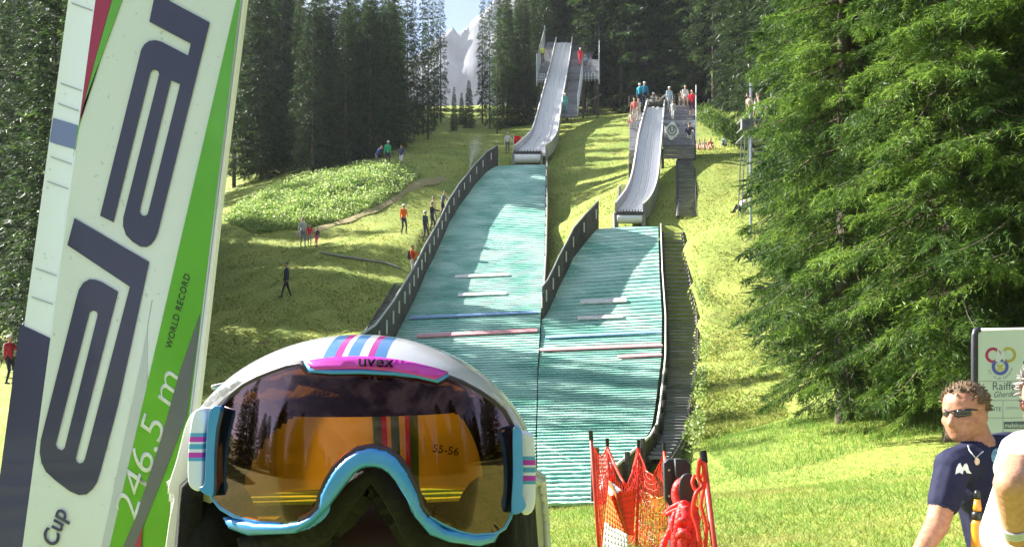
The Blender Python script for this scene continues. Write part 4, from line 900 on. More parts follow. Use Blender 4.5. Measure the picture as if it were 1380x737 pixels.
poly_obj('outrigger', arc([(287, 551), (299, 550), (294, 575), (291, 610), (290, 662), (282, 665), (272, 657), (279, 650), (281, 610), (283, 575)], 3), [], flap(.554), .006, M_blue, gog, .001)
poly_obj('outrigger', arc([(692, 578), (701, 580), (703, 600), (704, 640), (703, 668), (708, 680), (700, 689), (690, 686), (692, 640)], 3), [], flap(.554), .006, M_blue, gog, .001)
def strap_mat(n, z0, z1):
    tc = n.nodes.new('ShaderNodeTexCoord'); sx = n.nodes.new('ShaderNodeSeparateXYZ'); n.links.new(tc.outputs['Object'], sx.inputs[0]); mr = n.nodes.new('ShaderNodeMapRange'); mr.inputs[1].default_value = z0; mr.inputs[2].default_value = z1; n.links.new(sx.outputs[2], mr.inputs[0]); rp = n.nodes.new('ShaderNodeValToRGB'); cr = rp.color_ramp; cr.interpolation = 'CONSTANT'
    W = (.70, .72, .78, 1); B = (.10, .35, .55, 1); PK = (.5, .05, .42, 1); st = [(0, W), (.36, B), (.41, PK), (.48, W), (.52, B), (.59, W), (.62, PK), (.69, B), (.74, W)]
    cr.elements.remove(cr.elements[-1]); cr.elements[0].position = 0; cr.elements[0].color = W
    for p_, c in st[1:]: e = cr.elements.new(p_); e.color = c
    n.links.new(mr.outputs[0], rp.inputs[0]); b = n.nodes.new('ShaderNodeBsdfPrincipled'); b.inputs['Roughness'].default_value = .85; n.links.new(rp.outputs[0], b.inputs['Base Color'])
    w_ = n.nodes.new('ShaderNodeTexNoise'); w_.inputs['Scale'].default_value = 500; bp = n.nodes.new('ShaderNodeBump'); bp.inputs['Strength'].default_value = .3; bp.inputs['Distance'].default_value = .001; n.links.new(w_.outputs['Fac'], bp.inputs['Height']); n.links.new(bp.outputs[0], b.inputs['Normal']); return b.outputs[0]
zstr = lambda y: CZ + (HZ - y) / F * .572
M_stp = shader('striped_strap', lambda n: strap_mat(n, zstr(654), zstr(556))); M_stp2 = shader('striped_strap', lambda n: strap_mat(n, zstr(684), zstr(587)))
def strap(xa, xb, D0, y0, y1, sgn):
    mb = MB(); N = 10; rows = []
    path = [P(xa, 0, D0), P((xa * .3 + xb * .7), 0, D0 - .004), P(xb, 0, D0 + .008), P(xb + sgn * 1.0, 0, D0 + .05), P(xb - sgn * 6, 0, D0 + .13)]
    for q in path: rows.append([Vector((q.x, q.y, P(0, y0 + (y1 - y0) * k / N, D0).z)) for k in range(N + 1)])
    for a, b in zip(rows[:-1], rows[1:]):
        for k in range(N): mb.face([a[k], b[k], b[k + 1], a[k + 1]])
    o = mb.build('strap', M_stp, gog, smooth=True); m_ = o.modifiers.new('thick', 'SOLIDIFY'); m_.thickness = .0025; return o
poly_obj('strap', arc([(272, 556), (284, 556), (281, 600), (279, 650), (270, 654), (264, 640), (266, 590)], 4), [], flap(.572), .02, M_stp, gog, .0025); poly_obj('strap', arc([(703, 588), (712, 586), (717, 592), (719, 640), (717, 680), (704, 684), (704, 640)], 4), [], flap(.572), .02, M_stp2, gog, .0025)
# black face foam behind the nose arch
moulded('face_foam', [(380, 712), (412, 700), (440, 676), (463, 648), (480, 630), (500, 622), (520, 630), (538, 646), (556, 674), (574, 704), (620, 724), (660, 730), (650, 775), (575, 760), (545, 730), (531, 700), (512, 668), (500, 651), (488, 667), (468, 694), (446, 726), (410, 748), (330, 760), (318, 725)], .026, M_foam, .008, 10, 7, .02)
M_post = mat('brown_post', (.035, .02, .013), .75, scale=9, stretch=(1, 1, .2), var=.5, bump=.4)
post = MB(); post.tube([P(495, 684, .625) + Vector((0, 0, -1.46)), P(495, 760, .625), P(495, 712, .625), P(495, 690, .625), P(495, 681, .625)], [.07, .07, .068, .05, .01], 20)
tag(post.build('wooden_post', M_post, smooth=True), 'brown wooden post under the goggles that carries the helmet', 'post')

# ------------------------------------------------------------------ people
_cm = {}
def cmat(kind, c):
    k = (kind, c)
    if k not in _cm:
        if kind == 'skin': _cm[k] = mat('skin_tone', c, .5, scale=14, var=.08, spec=.35)
        elif kind == 'hair': _cm[k] = mat('hair', c, .6, scale=40, var=.3, bump=.3)
        elif kind == 'gear': _cm[k] = mat('gear', c, .3, var=.05, coat=.3)
        else: _cm[k] = mat('cloth', c, .85, scale=9, var=.16, bump=.6, spec=.2)
    return _cm[k]
def ik(a, b, l1, l2, pole):
    d = b - a; L = min(d.length, (l1 + l2) * .999); dn = d.normalized(); b = a + dn * L
    x = (l1 * l1 - l2 * l2 + L * L) / (2 * L); hh = math.sqrt(max(l1 * l1 - x * x, 0)); pl = pole - dn * pole.dot(dn); pl = pl.normalized() if pl.length > 1e-5 else Vector((0, 0, 1))
    return a + dn * x + pl * hh, b
def remesh_body(name, prims, mats, parent, voxel, smooth=2, cb=None):
    """prims: list of (kind, args, material); joined into one continuous surface"""
    mb = MB(); samp = []; sm = []
    for kind, a, m in prims:
        n0 = len(mb.v)
        if kind == 'c': mb.cap(a[0], a[1], a[2], a[3], a[4] if len(a) > 4 else 10)
        else: mb.ball(a[0], a[1], a[2] if len(a) > 2 else None, 14, 10)
        samp += mb.v[n0:]; sm += [m] * (len(mb.v) - n0)
        if kind == 'c':
            for t in np.linspace(0, 1, max(4, int((Vector(a[1]) - Vector(a[0])).length / .05))): pass
    me = bpy.data.meshes.new('tmp'); me.from_pydata(mb.v, [], mb.f); me.update(); o = bpy.data.objects.new('tmp', me); col.objects.link(o)
    md = o.modifiers.new('r', 'REMESH'); md.mode = 'VOXEL'; md.voxel_size = voxel; ms = o.modifiers.new('s', 'SMOOTH'); ms.iterations = smooth; ms.factor = .5
    bpy.context.view_layer.update(); m2 = bpy.data.meshes.new_from_object(o.evaluated_get(bpy.context.evaluated_depsgraph_get())); bpy.data.objects.remove(o); m2.name = name
    # colour by nearest primitive (distance to its axis, scaled by its radius)
    nv = len(m2.polygons); cen = np.empty(nv * 3, np.float32); m2.polygons.foreach_get('center', cen); cen = cen.reshape(-1, 3)
    best = np.full(nv, 1e9); idx = np.zeros(nv, np.int32)
    for kind, a, m in prims:
        if kind == 'c':
            p, q = np.array(a[0]), np.array(a[1]); d = q - p; L2_ = max(d @ d, 1e-9); t = np.clip(((cen - p) @ d) / L2_, 0, 1); dist = np.linalg.norm(cen - (p + t[:, None] * d), axis=1) - (a[2] + (a[3] - a[2]) * t)
        else:
            rel = cen - np.array(a[0])
            if len(a) > 2: rel = rel @ np.array(a[2].to_3x3())
            rr = np.array(a[1] if isinstance(a[1], (tuple, list)) else (a[1],) * 3); k = np.linalg.norm(rel / rr, axis=1); dist = (k - 1) * rr.min()
        u = dist < best; best[u] = dist[u]; idx[u] = m
    for m in mats: m2.materials.append(m)
    m2.polygons.foreach_set('material_index', idx); m2.polygons.foreach_set('use_smooth', [True] * nv); m2.update()
    return link(name, m2, parent)
SK = (.5, .29, .2)
def person(label, base, face=0., shirt=(.3, .3, .3), pants=(.05, .05, .08), skin=SK, hair=(.06, .04, .025), hat=None, h=1.72, pose='stand', lean=0., lh=None, rh=None, short=False, pack=None, seat=.0, group=None, step=.1, shoes=(.05, .05, .05), sleeve=True):
    root = empty('person', base, label, 'person', group); root.rotation_euler.z = face; s = h / 1.75
    Vv = lambda x, y, z: Vector((x, y, z)) * s
    hip = Vv(0, 0, .93); 
    if pose == 'sit': hip = Vv(0, 0, .14 + seat)
    if pose == 'crouch': hip = Vv(0, .1, .45)
    up = Vector((0, -math.sin(lean), math.cos(lean))); fwd = Vector((0, -math.cos(lean), -math.sin(lean)))
    sh = hip + up * .5 * s; nk = hip + up * .57 * s; hd = hip + up * .71 * s + fwd * .02 * s
    pr = [('e', (hip + up * .02 * s, (.165 * s, .11 * s, .13 * s)), 1), ('c', (hip + up * .05 * s, sh - up * .12 * s, .125 * s, .14 * s), 0), ('e', (sh - up * .1 * s, (.185 * s, .115 * s, .17 * s)), 0), ('c', (sh + Vv(-.14, 0, -.01), sh + Vv(.14, 0, -.01), .065 * s, .065 * s), 0),
          ('c', (sh, nk + up * .05 * s, .06 * s, .055 * s), 2), ('e', (hd, (.078 * s, .095 * s, .118 * s)), 2), ('c', (hd + fwd * .09 * s, hd + fwd * .108 * s - up * .02 * s, .012 * s, .014 * s), 2)]
    for sd, hand in ((-1, lh), (1, rh)):
        a = hip + Vv(sd * .09, 0, -.02)
        if pose == 'sit': ft = Vv(sd * .12, -.62 - .05 * sd, .05); pole = Vector((0, -.3, 1))
        elif pose == 'crouch': ft = Vv(sd * .14, -.05, .06); pole = Vector((sd * .3, -1, .2))
        else: ft = Vv(sd * (.1 if pose == 'stand' else .07), -sd * step, .07); pole = Vector((0, -1, .05))
        kn, ft = ik(a, ft, .44 * s, .43 * s, pole)
        pr += [('c', (a, kn, .088 * s, .058 * s), 1), ('c', (kn, ft, .055 * s, .036 * s), 2 if short else 1), ('c', (ft + Vv(0, .04, -.03), ft + Vv(0, -.15, -.04), .04 * s, .035 * s), 4)]
        S_ = sh + Vv(sd * .19, 0, -.02); hand_p = hip + Vector(hand) * s if hand else hip + Vv(sd * .27, -.06, -.1)
        el, hp = ik(S_, hand_p, .29 * s, .27 * s, Vector((sd * .5, .8, -.3)))
        pr += [('c', (S_, el, .054 * s, .043 * s), 0), ('c', (el, hp, .041 * s, .03 * s), 0 if sleeve else 2), ('e', (hp + (hp - el).normalized() * .05 * s, (.035 * s, .035 * s, .05 * s)), 2)]
        for f_ in range(3): pr.append(('c', (hp + (hp - el).normalized() * .07 * s + Vv((f_ - 1) * .018, 0, 0), hp + (hp - el).normalized() * .13 * s + Vv((f_ - 1) * .024, -.01, 0), .012 * s, .01 * s, 6), 2))
    ms = [cmat('cloth', shirt), cmat('cloth', pants), cmat('skin', skin), cmat('hair', hair), cmat('cloth', shoes)]
    body = remesh_body('body', pr, ms, None, .024 * s, 1); body.parent = root
    mb = MB(); rot = Matrix.Rotation(lean, 4, 'X')
    top = hd + up * .035 * s - fwd * .012 * s
    if hat:
        mb.ball(top, (.098 * s, .118 * s, .1 * s), rot, 16, 10)
        nm = 'helmet'; m_ = cmat('gear', hat)
    else: mb.ball(top - fwd * .008 * s + up * .005 * s, (.084 * s, .1 * s, .093 * s), rot, 14, 10); nm = 'hair'; m_ = cmat('hair', hair)
    # cut the cap away in front of the face
    o = mb.build(nm, m_, None, smooth=True); bm = bmesh.new(); bm.from_mesh(o.data)
    bmesh.ops.delete(bm, geom=[v for v in bm.verts if (v.co - top).dot(up) < -.005 * s and (v.co - top).dot(fwd) > -.03 * s], context='VERTS'); bm.to_mesh(o.data); bm.free(); o.parent = root
    if pack:
        mb = MB(); c = sh - up * .17 * s - fwd * .17 * s; mb.cap(c - up * .12 * s, c + up * .12 * s, .12 * s, .1 * s, 12); q = mb.build('backpack', cmat('cloth', pack), None, smooth=True); q.parent = root
    return root
def held_ski(label, a, b, c, name='ski'):
    mb = MB(); d = (b - a).normalized(); sdv = d.cross(Vector((0, 1, 0))).normalized() * .05; th = Vector((0, .02, 0)); e = b + d * .12 + Vector((0, -.06, 0))
    mb.hexa([a - sdv, a + sdv, a + sdv + th, a - sdv + th], [b - sdv, b + sdv, b + sdv + th, b - sdv + th]); mb.hexa([b - sdv, b + sdv, b + sdv + th, b - sdv + th], [e - sdv * .4, e + sdv * .4, e + sdv * .4 + th, e - sdv * .4 + th])
    return tag(mb.build(name, cmat('gear', c)), label, 'ski')
RED, ORG = (.55, .02, .02), (.8, .16, .02)
# left meadow
person('person in a helmet and red vest with a backpack standing left of the skis', G(13, 518, 20), R(70), (.45, .03, .05), (.03, .03, .05), hat=(.75, .75, .68), pack=(.25, .35, .36), rh=(.2, -.35, .02), step=.05, h=1.78)
person('person in dark clothes walking alone across the shaded meadow', G(386, 402, 30), R(-60), (.05, .05, .10), (.03, .03, .05), pose='walk', step=.28)
person('person in a pale grey jacket beside two children on the meadow', G(408, 333, 40), R(30), (.42, .45, .45), (.2, .22, .25), h=1.75)
person('child in a red top standing in the middle of the little family', G(417, 332, 40), R(20), (.6, .05, .06), (.3, .22, .3), h=1.3, lh=(-.2, -.2, .0))
person('child in a bright pink skirt at the right of the little family', G(427, 333, 40), R(-20), (.10, .06, .08), (.75, .08, .3), h=1.15)
person('person in an orange jacket and white helmet standing on the sunny meadow', G(544, 316, 40), R(40), ORG, (.06, .06, .07), hat=(.8, .8, .8), rh=(.12, -.2, .12), h=1.74)
person('person in dark jacket and pale helmet standing by the board wall', G(573, 331, 40), R(60), (.06, .065, .08), (.07, .07, .09), hat=(.5, .52, .5), h=1.72)
person('person in black reaching for the board wall next to the pale helmet', G(582, 322, 40), R(70), (.025, .025, .03), (.05, .05, .06), rh=(.15, -.5, .3), lh=(-.15, -.5, .3))
person('person in a pale yellow shirt by the wall, partly hidden by the person in black', G(584, 303, 40), R(60), (.62, .6, .3), (.25, .25, .25), hair=(.05, .04, .03))
person('person in grey leaning on the wall, uppermost of the spectators there', G(596, 300, 40), R(70), (.22, .22, .25), (.05, .05, .08), lean=.25, rh=(.1, -.5, .3))
person('hiker in a red shirt with dark backpack and white trousers at the wall', G(556, 377, 40), R(75), (.75, .10, .02), (.65, .64, .6), pack=(.06, .06, .08), hair=(.25, .14, .06), rh=(.12, -.5, .2), lh=(-.1, -.5, .2), h=1.76)
person('person in a green jacket and white cap in the shade of the forest edge', G(522, 224, 50), R(30), (.03, .42, .2), (.05, .05, .07), hat=(.8, .8, .8), h=1.85, lean=.2)
person('person in blue bending over in the shade of the forest edge', G(507, 226, 50), R(90), (.05, .08, .3), (.16, .15, .15), lean=.6, h=1.75)
person('person in a dark top and white shorts in the shade of the forest edge', G(541, 226, 50), R(-20), (.05, .06, .14), (.6, .6, .6), short=True, h=1.65)
person('person in pale clothes beside the red flag at the top of the landing hill', G(684, 207, 60), R(0), (.6, .6, .58), (.12, .12, .14), h=1.75, hat=(.8, .8, .8), rh=(.35, -.2, .1))
fl = empty('flag', G(691, 207, 60), 'red flag on a short pole beside the take-off table of the tall inrun', 'flag')
q = G(691, 207, 60); mb = MB(); mb.tube([q, q + Vector((.1, 0, 1.5))], .025, 6); mb.build('pole', M_white, fl)
mb = MB(); A = [[q + Vector((.1 + .65 * i / 6, .1 * math.sin(i * 1.2), 1.5 - .75 * j / 4 - .12 * i / 6)) for j in range(5)] for i in range(7)]
for i in range(6):
    for j in range(4): mb.face([A[i][j], A[i][j + 1], A[i + 1][j + 1], A[i + 1][j]])
f_ = mb.build('cloth', mat('red_flag_cloth', (.75, .03, .02), .8, trans=.4), fl, smooth=True); f_.modifiers.new('thick', 'SOLIDIFY').thickness = .01
mb = MB(); mb.cap(q + Vector((.35, -.1, .2)), q + Vector((.35, -.1, .6)), .16, .12); tag(mb.build('bucket', M_white, smooth=True), 'white container beside the flag pole at the take-off table', 'container')
# big tower
person('person in a yellow jacket standing on the left deck of the tall tower', P(731, 85, 100.3), 0, (.6, .62, .1), (.1, .12, .1), h=1.72)
person('person in a red suit standing on the right deck of the tall tower', P(782, 88, 99.6), R(20), (.75, .03, .05), (.7, .03, .05), hat=(.8, .8, .8), h=1.7)
person('small crouching person beside the red suit on the tall tower', P(789.5, 88, 99.6), R(-30), (.25, .35, .45), (.15, .15, .2), hat=(.8, .8, .8), h=1.4, pose='crouch', lean=.4)
person('person in a teal jacket and white helmet standing on the steps by the tall inrun', P(761.5, 152, 90.3), R(30), (.08, .38, .36), (.12, .3, .32), hat=(.8, .8, .8), h=1.75)
pk = G(791, 155, 70); person('ski jumper in a pale suit carrying skis on the shoulder across the crest', pk, R(80), (.62, .6, .58), (.5, .48, .47), hat=(.85, .85, .85), pose='walk', step=.2, rh=(.25, -.25, .45))
held_ski('pair of skis carried on the shoulder of the ski jumper on the crest', pk + Vector((-.15, -.22, 1.25)), pk + Vector((1.45, -.22, 2.05)), (.35, .3, .22))
# small tower
person('spectator in pale grey at the grass edge left of the small tower', G(843, 153, 55), R(-40), (.4, .42, .42), (.6, .6, .6), h=1.6)
person('left one of two children in blue jackets at the small inrun', P(862, 144, 66.1), R(150), (.03, .3, .42), (.03, .04, .08), hat=(.8, .8, .78), h=1.55)
person('right one of two children in blue jackets at the small inrun', P(868.5, 143, 66.3), R(170), (.02, .22, .38), (.03, .04, .08), hat=(.85, .85, .85), h=1.6)
person('child in a white helmet crouching at the start of the small inrun', P(879, 146, 66.4), R(10), (.6, .6, .62), (.08, .08, .1), hat=(.85, .85, .85), h=1.45, pose='crouch', lean=.5)
c5 = P(889, 146, 66.4); person('child bending over skis behind the start of the small inrun', c5, R(-60), (.5, .42, .38), (.12, .12, .14), h=1.4, pose='crouch', lean=.7)
held_ski('short ski held up by the child behind the start', c5 + Vector((-.2, -.3, .35)), c5 + Vector((.5, -.3, .95)), (.5, .4, .3))
person('child in a pale blue top and white helmet right of the start', P(902, 150, 65.5), R(20), (.45, .6, .7), (.5, .5, .52), hat=(.85, .85, .88), h=1.6)
person('child in a whitish suit standing one step lower on the right deck', P(907, 163, 64.5), R(-30), (.5, .48, .45), (.55, .55, .55), h=1.3)
person('small child in brown near the back rail of the small tower', P(917.5, 143, 66.4), R(10), (.3, .22, .15), (.4, .35, .3), h=1.0, hair=(.3, .2, .1))
person('person in white behind the red shirt on the small tower', P(923.5, 150, 66), R(20), (.72, .7, .68), (.4, .35, .3), hair=(.4, .3, .2), h=1.7)
person('person in a bright red shirt and shorts on the small tower', P(932.5, 158, 65.0), R(-10), (.75, .03, .06), (.08, .03, .06), short=True, sleeve=False, h=1.78, rh=(.1, -.25, .5))
person('person in a red and white top leaning at the left rail of the small tower', P(855, 166, 64.5), R(-15), (.7, .22, .18), (.55, .5, .42), h=1.62, short=True)
person('child in white with crossed arms at the left edge of the small tower', P(860.5, 163, 64.8), R(25), (.66, .64, .62), (.5, .45, .42), h=1.45, rh=(.02, -.2, .25), lh=(-.02, -.2, .25))
person('person in pink shorts sitting low at the left edge of the small tower', P(851, 171, 64.2), R(-30), (.6, .5, .4), (.65, .3, .3), h=1.4, pose='crouch', lean=.3)
person('person in a dark vest and pale shorts seen from behind on the upper stairs', P(929, 203, 62.8), R(170), (.05, .05, .08), (.55, .5, .48), short=True, sleeve=False, h=1.75, lh=(-.22, -.15, .35))
for i, (px, c1, lb) in enumerate([(942, (.6, .5, .42), 'leftmost of three seated children right of the upper stairs'), (949, (.7, .62, .55), 'middle one of three seated children right of the upper stairs'), (957, (.7, .25, .22), 'seated child in pink, rightmost of three by the upper stairs')]):
    person(lb, G(px, 203, 55), R(12 * (i - 1)), c1, (.6, .35, .3), short=True, h=1.45 + .12 * (i == 2), pose='sit', sleeve=False, hair=(.2, .13, .07), lean=.12, group='children seated on the grass')
person('person in pale blue sitting in the forest shade right of the children', G(977, 198, 55), R(-20), (.35, .42, .52), (.12, .12, .16), h=1.6, pose='sit')
person('person in white standing below the lookout platform', G(998, 201, 50), R(30), (.75, .72, .68), (.5, .46, .42), h=1.6)
person('person in a pale pink top next to the one in white below the lookout', G(1003, 201, 50), R(-30), (.6, .42, .38), (.3, .28, .26), h=1.55)
person('person in a white shirt and dark shorts standing on the lookout platform', P(1023, 180, 47.9) , R(195), (.78, .78, .8), (.08, .07, .09), short=True, sleeve=False, h=1.76, lh=(-.3, -.1, .2))
person('person in tan at the far railing of the lookout platform', P(1013, 172, 49.6), R(-60), (.45, .36, .26), (.2, .18, .16), h=1.72, lean=.35, sleeve=False)
person('blond person in pale pink behind the white shirt on the lookout', P(1021, 173, 49.4), R(40), (.6, .5, .48), (.3, .26, .24), h=1.74, hair=(.3, .2, .1))
person('person in a pale shirt and black trousers sitting alone on the right slope', G(1001, 288, 40), R(-60), (.6, .55, .5), (.03, .03, .035), pose='sit', h=1.72, lean=-.1, rh=(.2, -.1, .3))

# ------------------------------------------------------------------ red safety net in front of the landing hill
net = empty('safety_net', P(860, 740, 8.5), 'red safety net on tilted poles standing in the grass before the landing hill', 'net')
M_pole = mat('red_pole', (.62, .05, .03), .45, var=.15)
poles = {}
for k, (xt, yt, xb, D, Db) in enumerate([(796.5, 589, 807, 7.2, 7.3), (818.5, 598, 824, 8.6, 8.6), (860.5, 600, 858, 8.8, 8.8), (895, 604, 903, 8.4, 8.3), (948.5, 618, 963, 5.0, 4.9)]):
    t = P(xt, yt, D); b0 = P(xb, 737, Db); dr = (b0 - t).normalized(); gz = hz_(b0.x, b0.y) - .05; b0 = t + dr * ((gz - t.z) / dr.z)
    poles[k] = (t, b0); r = .0125 if k < 4 else .0145
    mb = MB(); mb.tube([b0, t], r, 8); p_ = mb.build('pole', M_pole, net, smooth=True)
    mb = MB(); u = (t - b0).normalized(); mb.tube([t - u * .02, t + u * (.05 if k < 4 else .04)], r * 1.3, 8); mb.build('pole_cap', M_black, p_)
def net_panel(k0, k1, sag, nv, nh, r, top0=.0, bot=1.0, bulge=.0, m=M_red, hang=None, name='netting', jit=.01):
    t0, b0 = poles[k0] if isinstance(k0, int) else k0; t1, b1 = poles[k1] if isinstance(k1, int) else k1; mb = MB(); rn = random.Random(k0 if isinstance(k0, int) else 77)
    def pt(u, v):
        a = t0.lerp(b0, top0 + (bot - top0) * v); c = t1.lerp(b1, top0 + (bot - top0) * v); q = a.lerp(c, u); s_ = 4 * u * (1 - u)
        q = q + Vector((0, -bulge * s_, -sag * s_ * (1 - v * .75))); return q
    for j in range(nh + 1):
        v = j / nh; mb.tube([pt(u, v) + Vector((rn.uniform(-jit, jit), rn.uniform(-jit, jit), rn.uniform(-jit, jit) * 1.5)) for u in np.linspace(0, 1, 11)], r * (2.2 if j == 0 else (1.6 if j % 4 == 0 else 1)), 4, caps=False)
    for i in range(nv + 1):
        u = i / nv; mb.tube([pt(min(1, max(0, u + rn.uniform(-.4, .4) / nv)), v) for v in np.linspace(0, 1, 9)], r, 4, caps=False)
    return mb.build(name, m, net)
net_panel(0, 1, .10, 14, 20, .0032, .02, .98)
net_panel(1, 2, .36, 16, 18, .0032, .0, .9)
net_panel(2, 3, .24, 18, 16, .0032, .0, .97)
net_panel(3, 4, .45, 24, 16, .0026, .02, .97)
M_yel = mat('yellow_net_cord', (.7, .34, .03), .5, var=.2, trans=.25)
lo2 = (poles[2][0].lerp(poles[2][1], .42), poles[2][1]); lo3 = (poles[3][0].lerp(poles[3][1], .38), poles[3][1])
net_panel((lo2[0] + Vector((.03, -.06, 0)), lo2[1]), (lo3[0] + Vector((.02, -.06, 0)), lo3[1]), .05, 26, 8, .0026, m=M_yel)
def rope(pts, r, m, parent, name='rope', n=8):
    sp = [Vector(p) for p in pts]; out = []
    for i in range(len(sp) - 1):
        p0, p1, p2, p3 = sp[max(i - 1, 0)], sp[i], sp[i + 1], sp[min(i + 2, len(sp) - 1)]
        for q in range(5):
            t = q / 5; out.append(.5 * ((2 * p1) + (p2 - p0) * t + (2 * p0 - 5 * p1 + 4 * p2 - p3) * t * t + (3 * p1 - p0 - 3 * p2 + p3) * t ** 3))
    out.append(sp[-1]); mb = MB(); mb.tube(out, r, n); return mb.build(name, m, parent, smooth=True)
t4, b4 = poles[4]
rope([P(943, 618, 4.95), P(941, 640, 4.95), P(946, 655, 4.93), P(938, 665, 4.9), P(934, 690, 4.9), P(941, 715, 4.88), P(946, 760, 4.88)], .011, M_red, net)
rope([P(947, 622, 4.95), P(950, 650, 4.95), P(945, 680, 4.93), P(952, 710, 4.9), P(949, 760, 4.9)], .009, M_red, net)
rope([P(938, 662, 4.93), P(933, 650, 4.95), P(936, 640, 4.97)], .009, M_red, net)
rope([P(860, 610, 8.75), P(848, 650, 8.2), P(841, 650, 8.0), P(828, 625, 8.4), P(819, 603, 8.58)], .012, M_red, net)
# dark clamp block and the red rope bundle tied over it
clamp = empty('clamp_block', P(912, 740, 5.3), 'black plastic block with a slanted fin tied to the red net', 'block')
M_rub = mat('black_rubber', (.016, .016, .022), .5, var=.3, scale=20, bump=.1)
blk = lambda D: (lambda px, py, z: P(px, py, D) - Vector((0, z, 0)))
poly_obj('block', [(899.5, 626), (902, 624), (915, 623.5), (918, 627), (917.5, 672), (914, 677), (905, 675), (901.5, 670)], [], blk(5.3), .05, M_rub, clamp, .006)
poly_obj('fin', [(914, 623), (921, 623.5), (924, 627), (926, 648), (921, 655), (915, 638)], [], blk(5.24), .04, M_rub, clamp, .005)
poly_obj('foot', [(904, 676), (914, 677), (914, 900), (905, 900)], [], blk(5.32), .035, M_rub, clamp, .003)
for y in (633, 668):
    mb = MB(); mb.ball(P(902, y, 5.27), .008, seg=10, rings=6); mb.build('bolt', M_steel, clamp, smooth=True)
for x in (904.5, 909.5): poly_obj('groove_rib', [(x, 627), (x + 1, 627), (x + 2.4, 672), (x + 1.4, 672)], [], blk(5.268), .008, M_black, clamp)
bun = empty('rope_bundle', P(922, 745, 5.15), 'thick knotted bundle of red rope with a black oval buckle', 'rope')
poly_obj('buckle', arc([(922, 648), (925, 644), (930, 645), (934, 652), (934.5, 664), (931, 672), (926, 675), (921, 670), (920.5, 658)], 4), [], blk(5.08), .03, M_rub, bun, .006)
for pts, r in [([(920, 649, 5.12), (914, 655, 5.1), (912, 668, 5.1), (917, 682, 5.08), (925, 690, 5.06)], .028), ([(897, 691, 5.12), (905, 684, 5.08), (914, 679, 5.05), (924, 677, 5.04), (930, 682, 5.06)], .013), ([(898, 693, 5.1), (908, 688, 5.06), (918, 684, 5.03)], .012),
               ([(918, 680, 5.06), (908, 697, 5.06), (903, 715, 5.05), (893, 737, 5.05), (885, 790, 5.05)], .017), ([(922, 680, 5.02), (916, 700, 5.0), (912, 725, 5.0), (910, 800, 5.0)], .03), ([(925, 682, 5.0), (925, 705, 4.98), (921, 730, 4.98), (922, 800, 4.98)], .035), ([(926, 678, 5.06), (936, 690, 5.08), (939, 703, 5.06), (934, 720, 5.04), (940, 740, 5.02), (938, 800, 5.02)], .02),
               ([(914, 705, 4.97), (920, 700, 4.94), (927, 706, 4.95), (924, 715, 4.94), (915, 714, 4.96)], .018), ([(914, 722, 4.95), (921, 717, 4.92), (929, 724, 4.93)], .018), ([(930, 700, 5.0), (934, 715, 4.98), (931, 740, 4.97), (936, 790, 4.97)], .022), ([(930, 676, 5.1), (938, 684, 5.1), (941, 696, 5.1)], .008), ([(910, 690, 5.02), (906, 706, 5.0), (909, 730, 5.0), (902, 790, 5.0)], .014)]:
    rope([P(*q) for q in pts], r, M_redrope, bun, 'rope_strand')
# orange and white banner hanging in the net
ban = empty('banner', P(836, 745, 7.9), 'folded orange banner with a white lower half hanging in the red net', 'banner')
M_or = mat('orange_cloth', (.75, .19, .02), .75, var=.1, trans=.35); M_or2 = mat('deep_orange_cloth', (.72, .075, .012), .75, var=.1, trans=.35); M_wc = mat('white_cloth', (.82, .82, .8), .8, var=.04, trans=.3)
def sheet(name, ring, m, N=8):
    a, b, c, d = (P(*q) for q in ring); mb = MB(); g = [[a.lerp(b, i / N).lerp(d.lerp(c, i / N), j / N) + Vector((0, .012 * math.sin(i * .7 + j * .3), 0)) for j in range(N + 1)] for i in range(N + 1)]
    for i in range(N):
        for j in range(N): mb.face([g[i][j], g[i][j + 1], g[i + 1][j + 1], g[i + 1][j]])
    o = mb.build(name, m, ban, smooth=True); o.modifiers.new('thick', 'SOLIDIFY').thickness = .006
sheet('light_panel', [(821, 647, 7.00), (830, 668, 6.85), (846, 722, 6.80), (815, 704, 6.95)], M_or)
sheet('deep_panel', [(823.5, 668, 6.85), (857.5, 657, 7.10), (854, 722, 7.05), (843, 718, 6.81)], M_or2)
sheet('top_flap', [(821, 647, 7.01), (838, 660, 6.95), (824, 668, 6.87), (820, 664, 6.95)], M_wc)
sheet('white_panel', [(815, 703, 6.94), (845, 720, 6.79), (852, 770, 6.79), (810, 770, 6.94)], M_wc)
# sprays of water from the sprinklers
M_water = shader('water_drops', lambda n: (lambda b: (b.inputs['Base Color'].__setattr__('default_value', (.9, .92, .95, 1)), b.inputs['Roughness'].__setattr__('default_value', .2), b)[2].outputs[0])(n.nodes.new('ShaderNodeBsdfPrincipled')))
def spray(label, o, d, L, spread, N, size, grav=.0):
    r = np.random.default_rng(N); t = r.uniform(0, 1, N) ** .7; o = np.array(o); d = np.array(d) / np.linalg.norm(d); p = o + d * (t * L)[:, None] + r.normal(0, 1, (N, 3)) * (spread * t)[:, None] - np.array([0, 0, 1]) * (grav * t ** 2)[:, None]
    s_ = size * r.uniform(.4, 1.2, N)[:, None]; q = r.normal(0, 1, (N, 3, 3)); q /= np.linalg.norm(q, axis=-1)[..., None]; V = (p[:, None] + q * s_[:, None]).reshape(-1, 3)
    tag(tri_mesh('water_spray', V, np.arange(N * 3).reshape(-1, 3), M_water, kind='stuff'), label, 'water spray')
spray('fine fan of water rising from a sprinkler behind the left board wall', P(634, 222, 75.5), (.25, 0, 1), 1.9, .36, 9000, .016)
spray('long jet of water sprayed from the left wall across the green mats', P(575, 352, 57.5), (1, .1, .30), 5.0, .22, 11000, .014, .3)
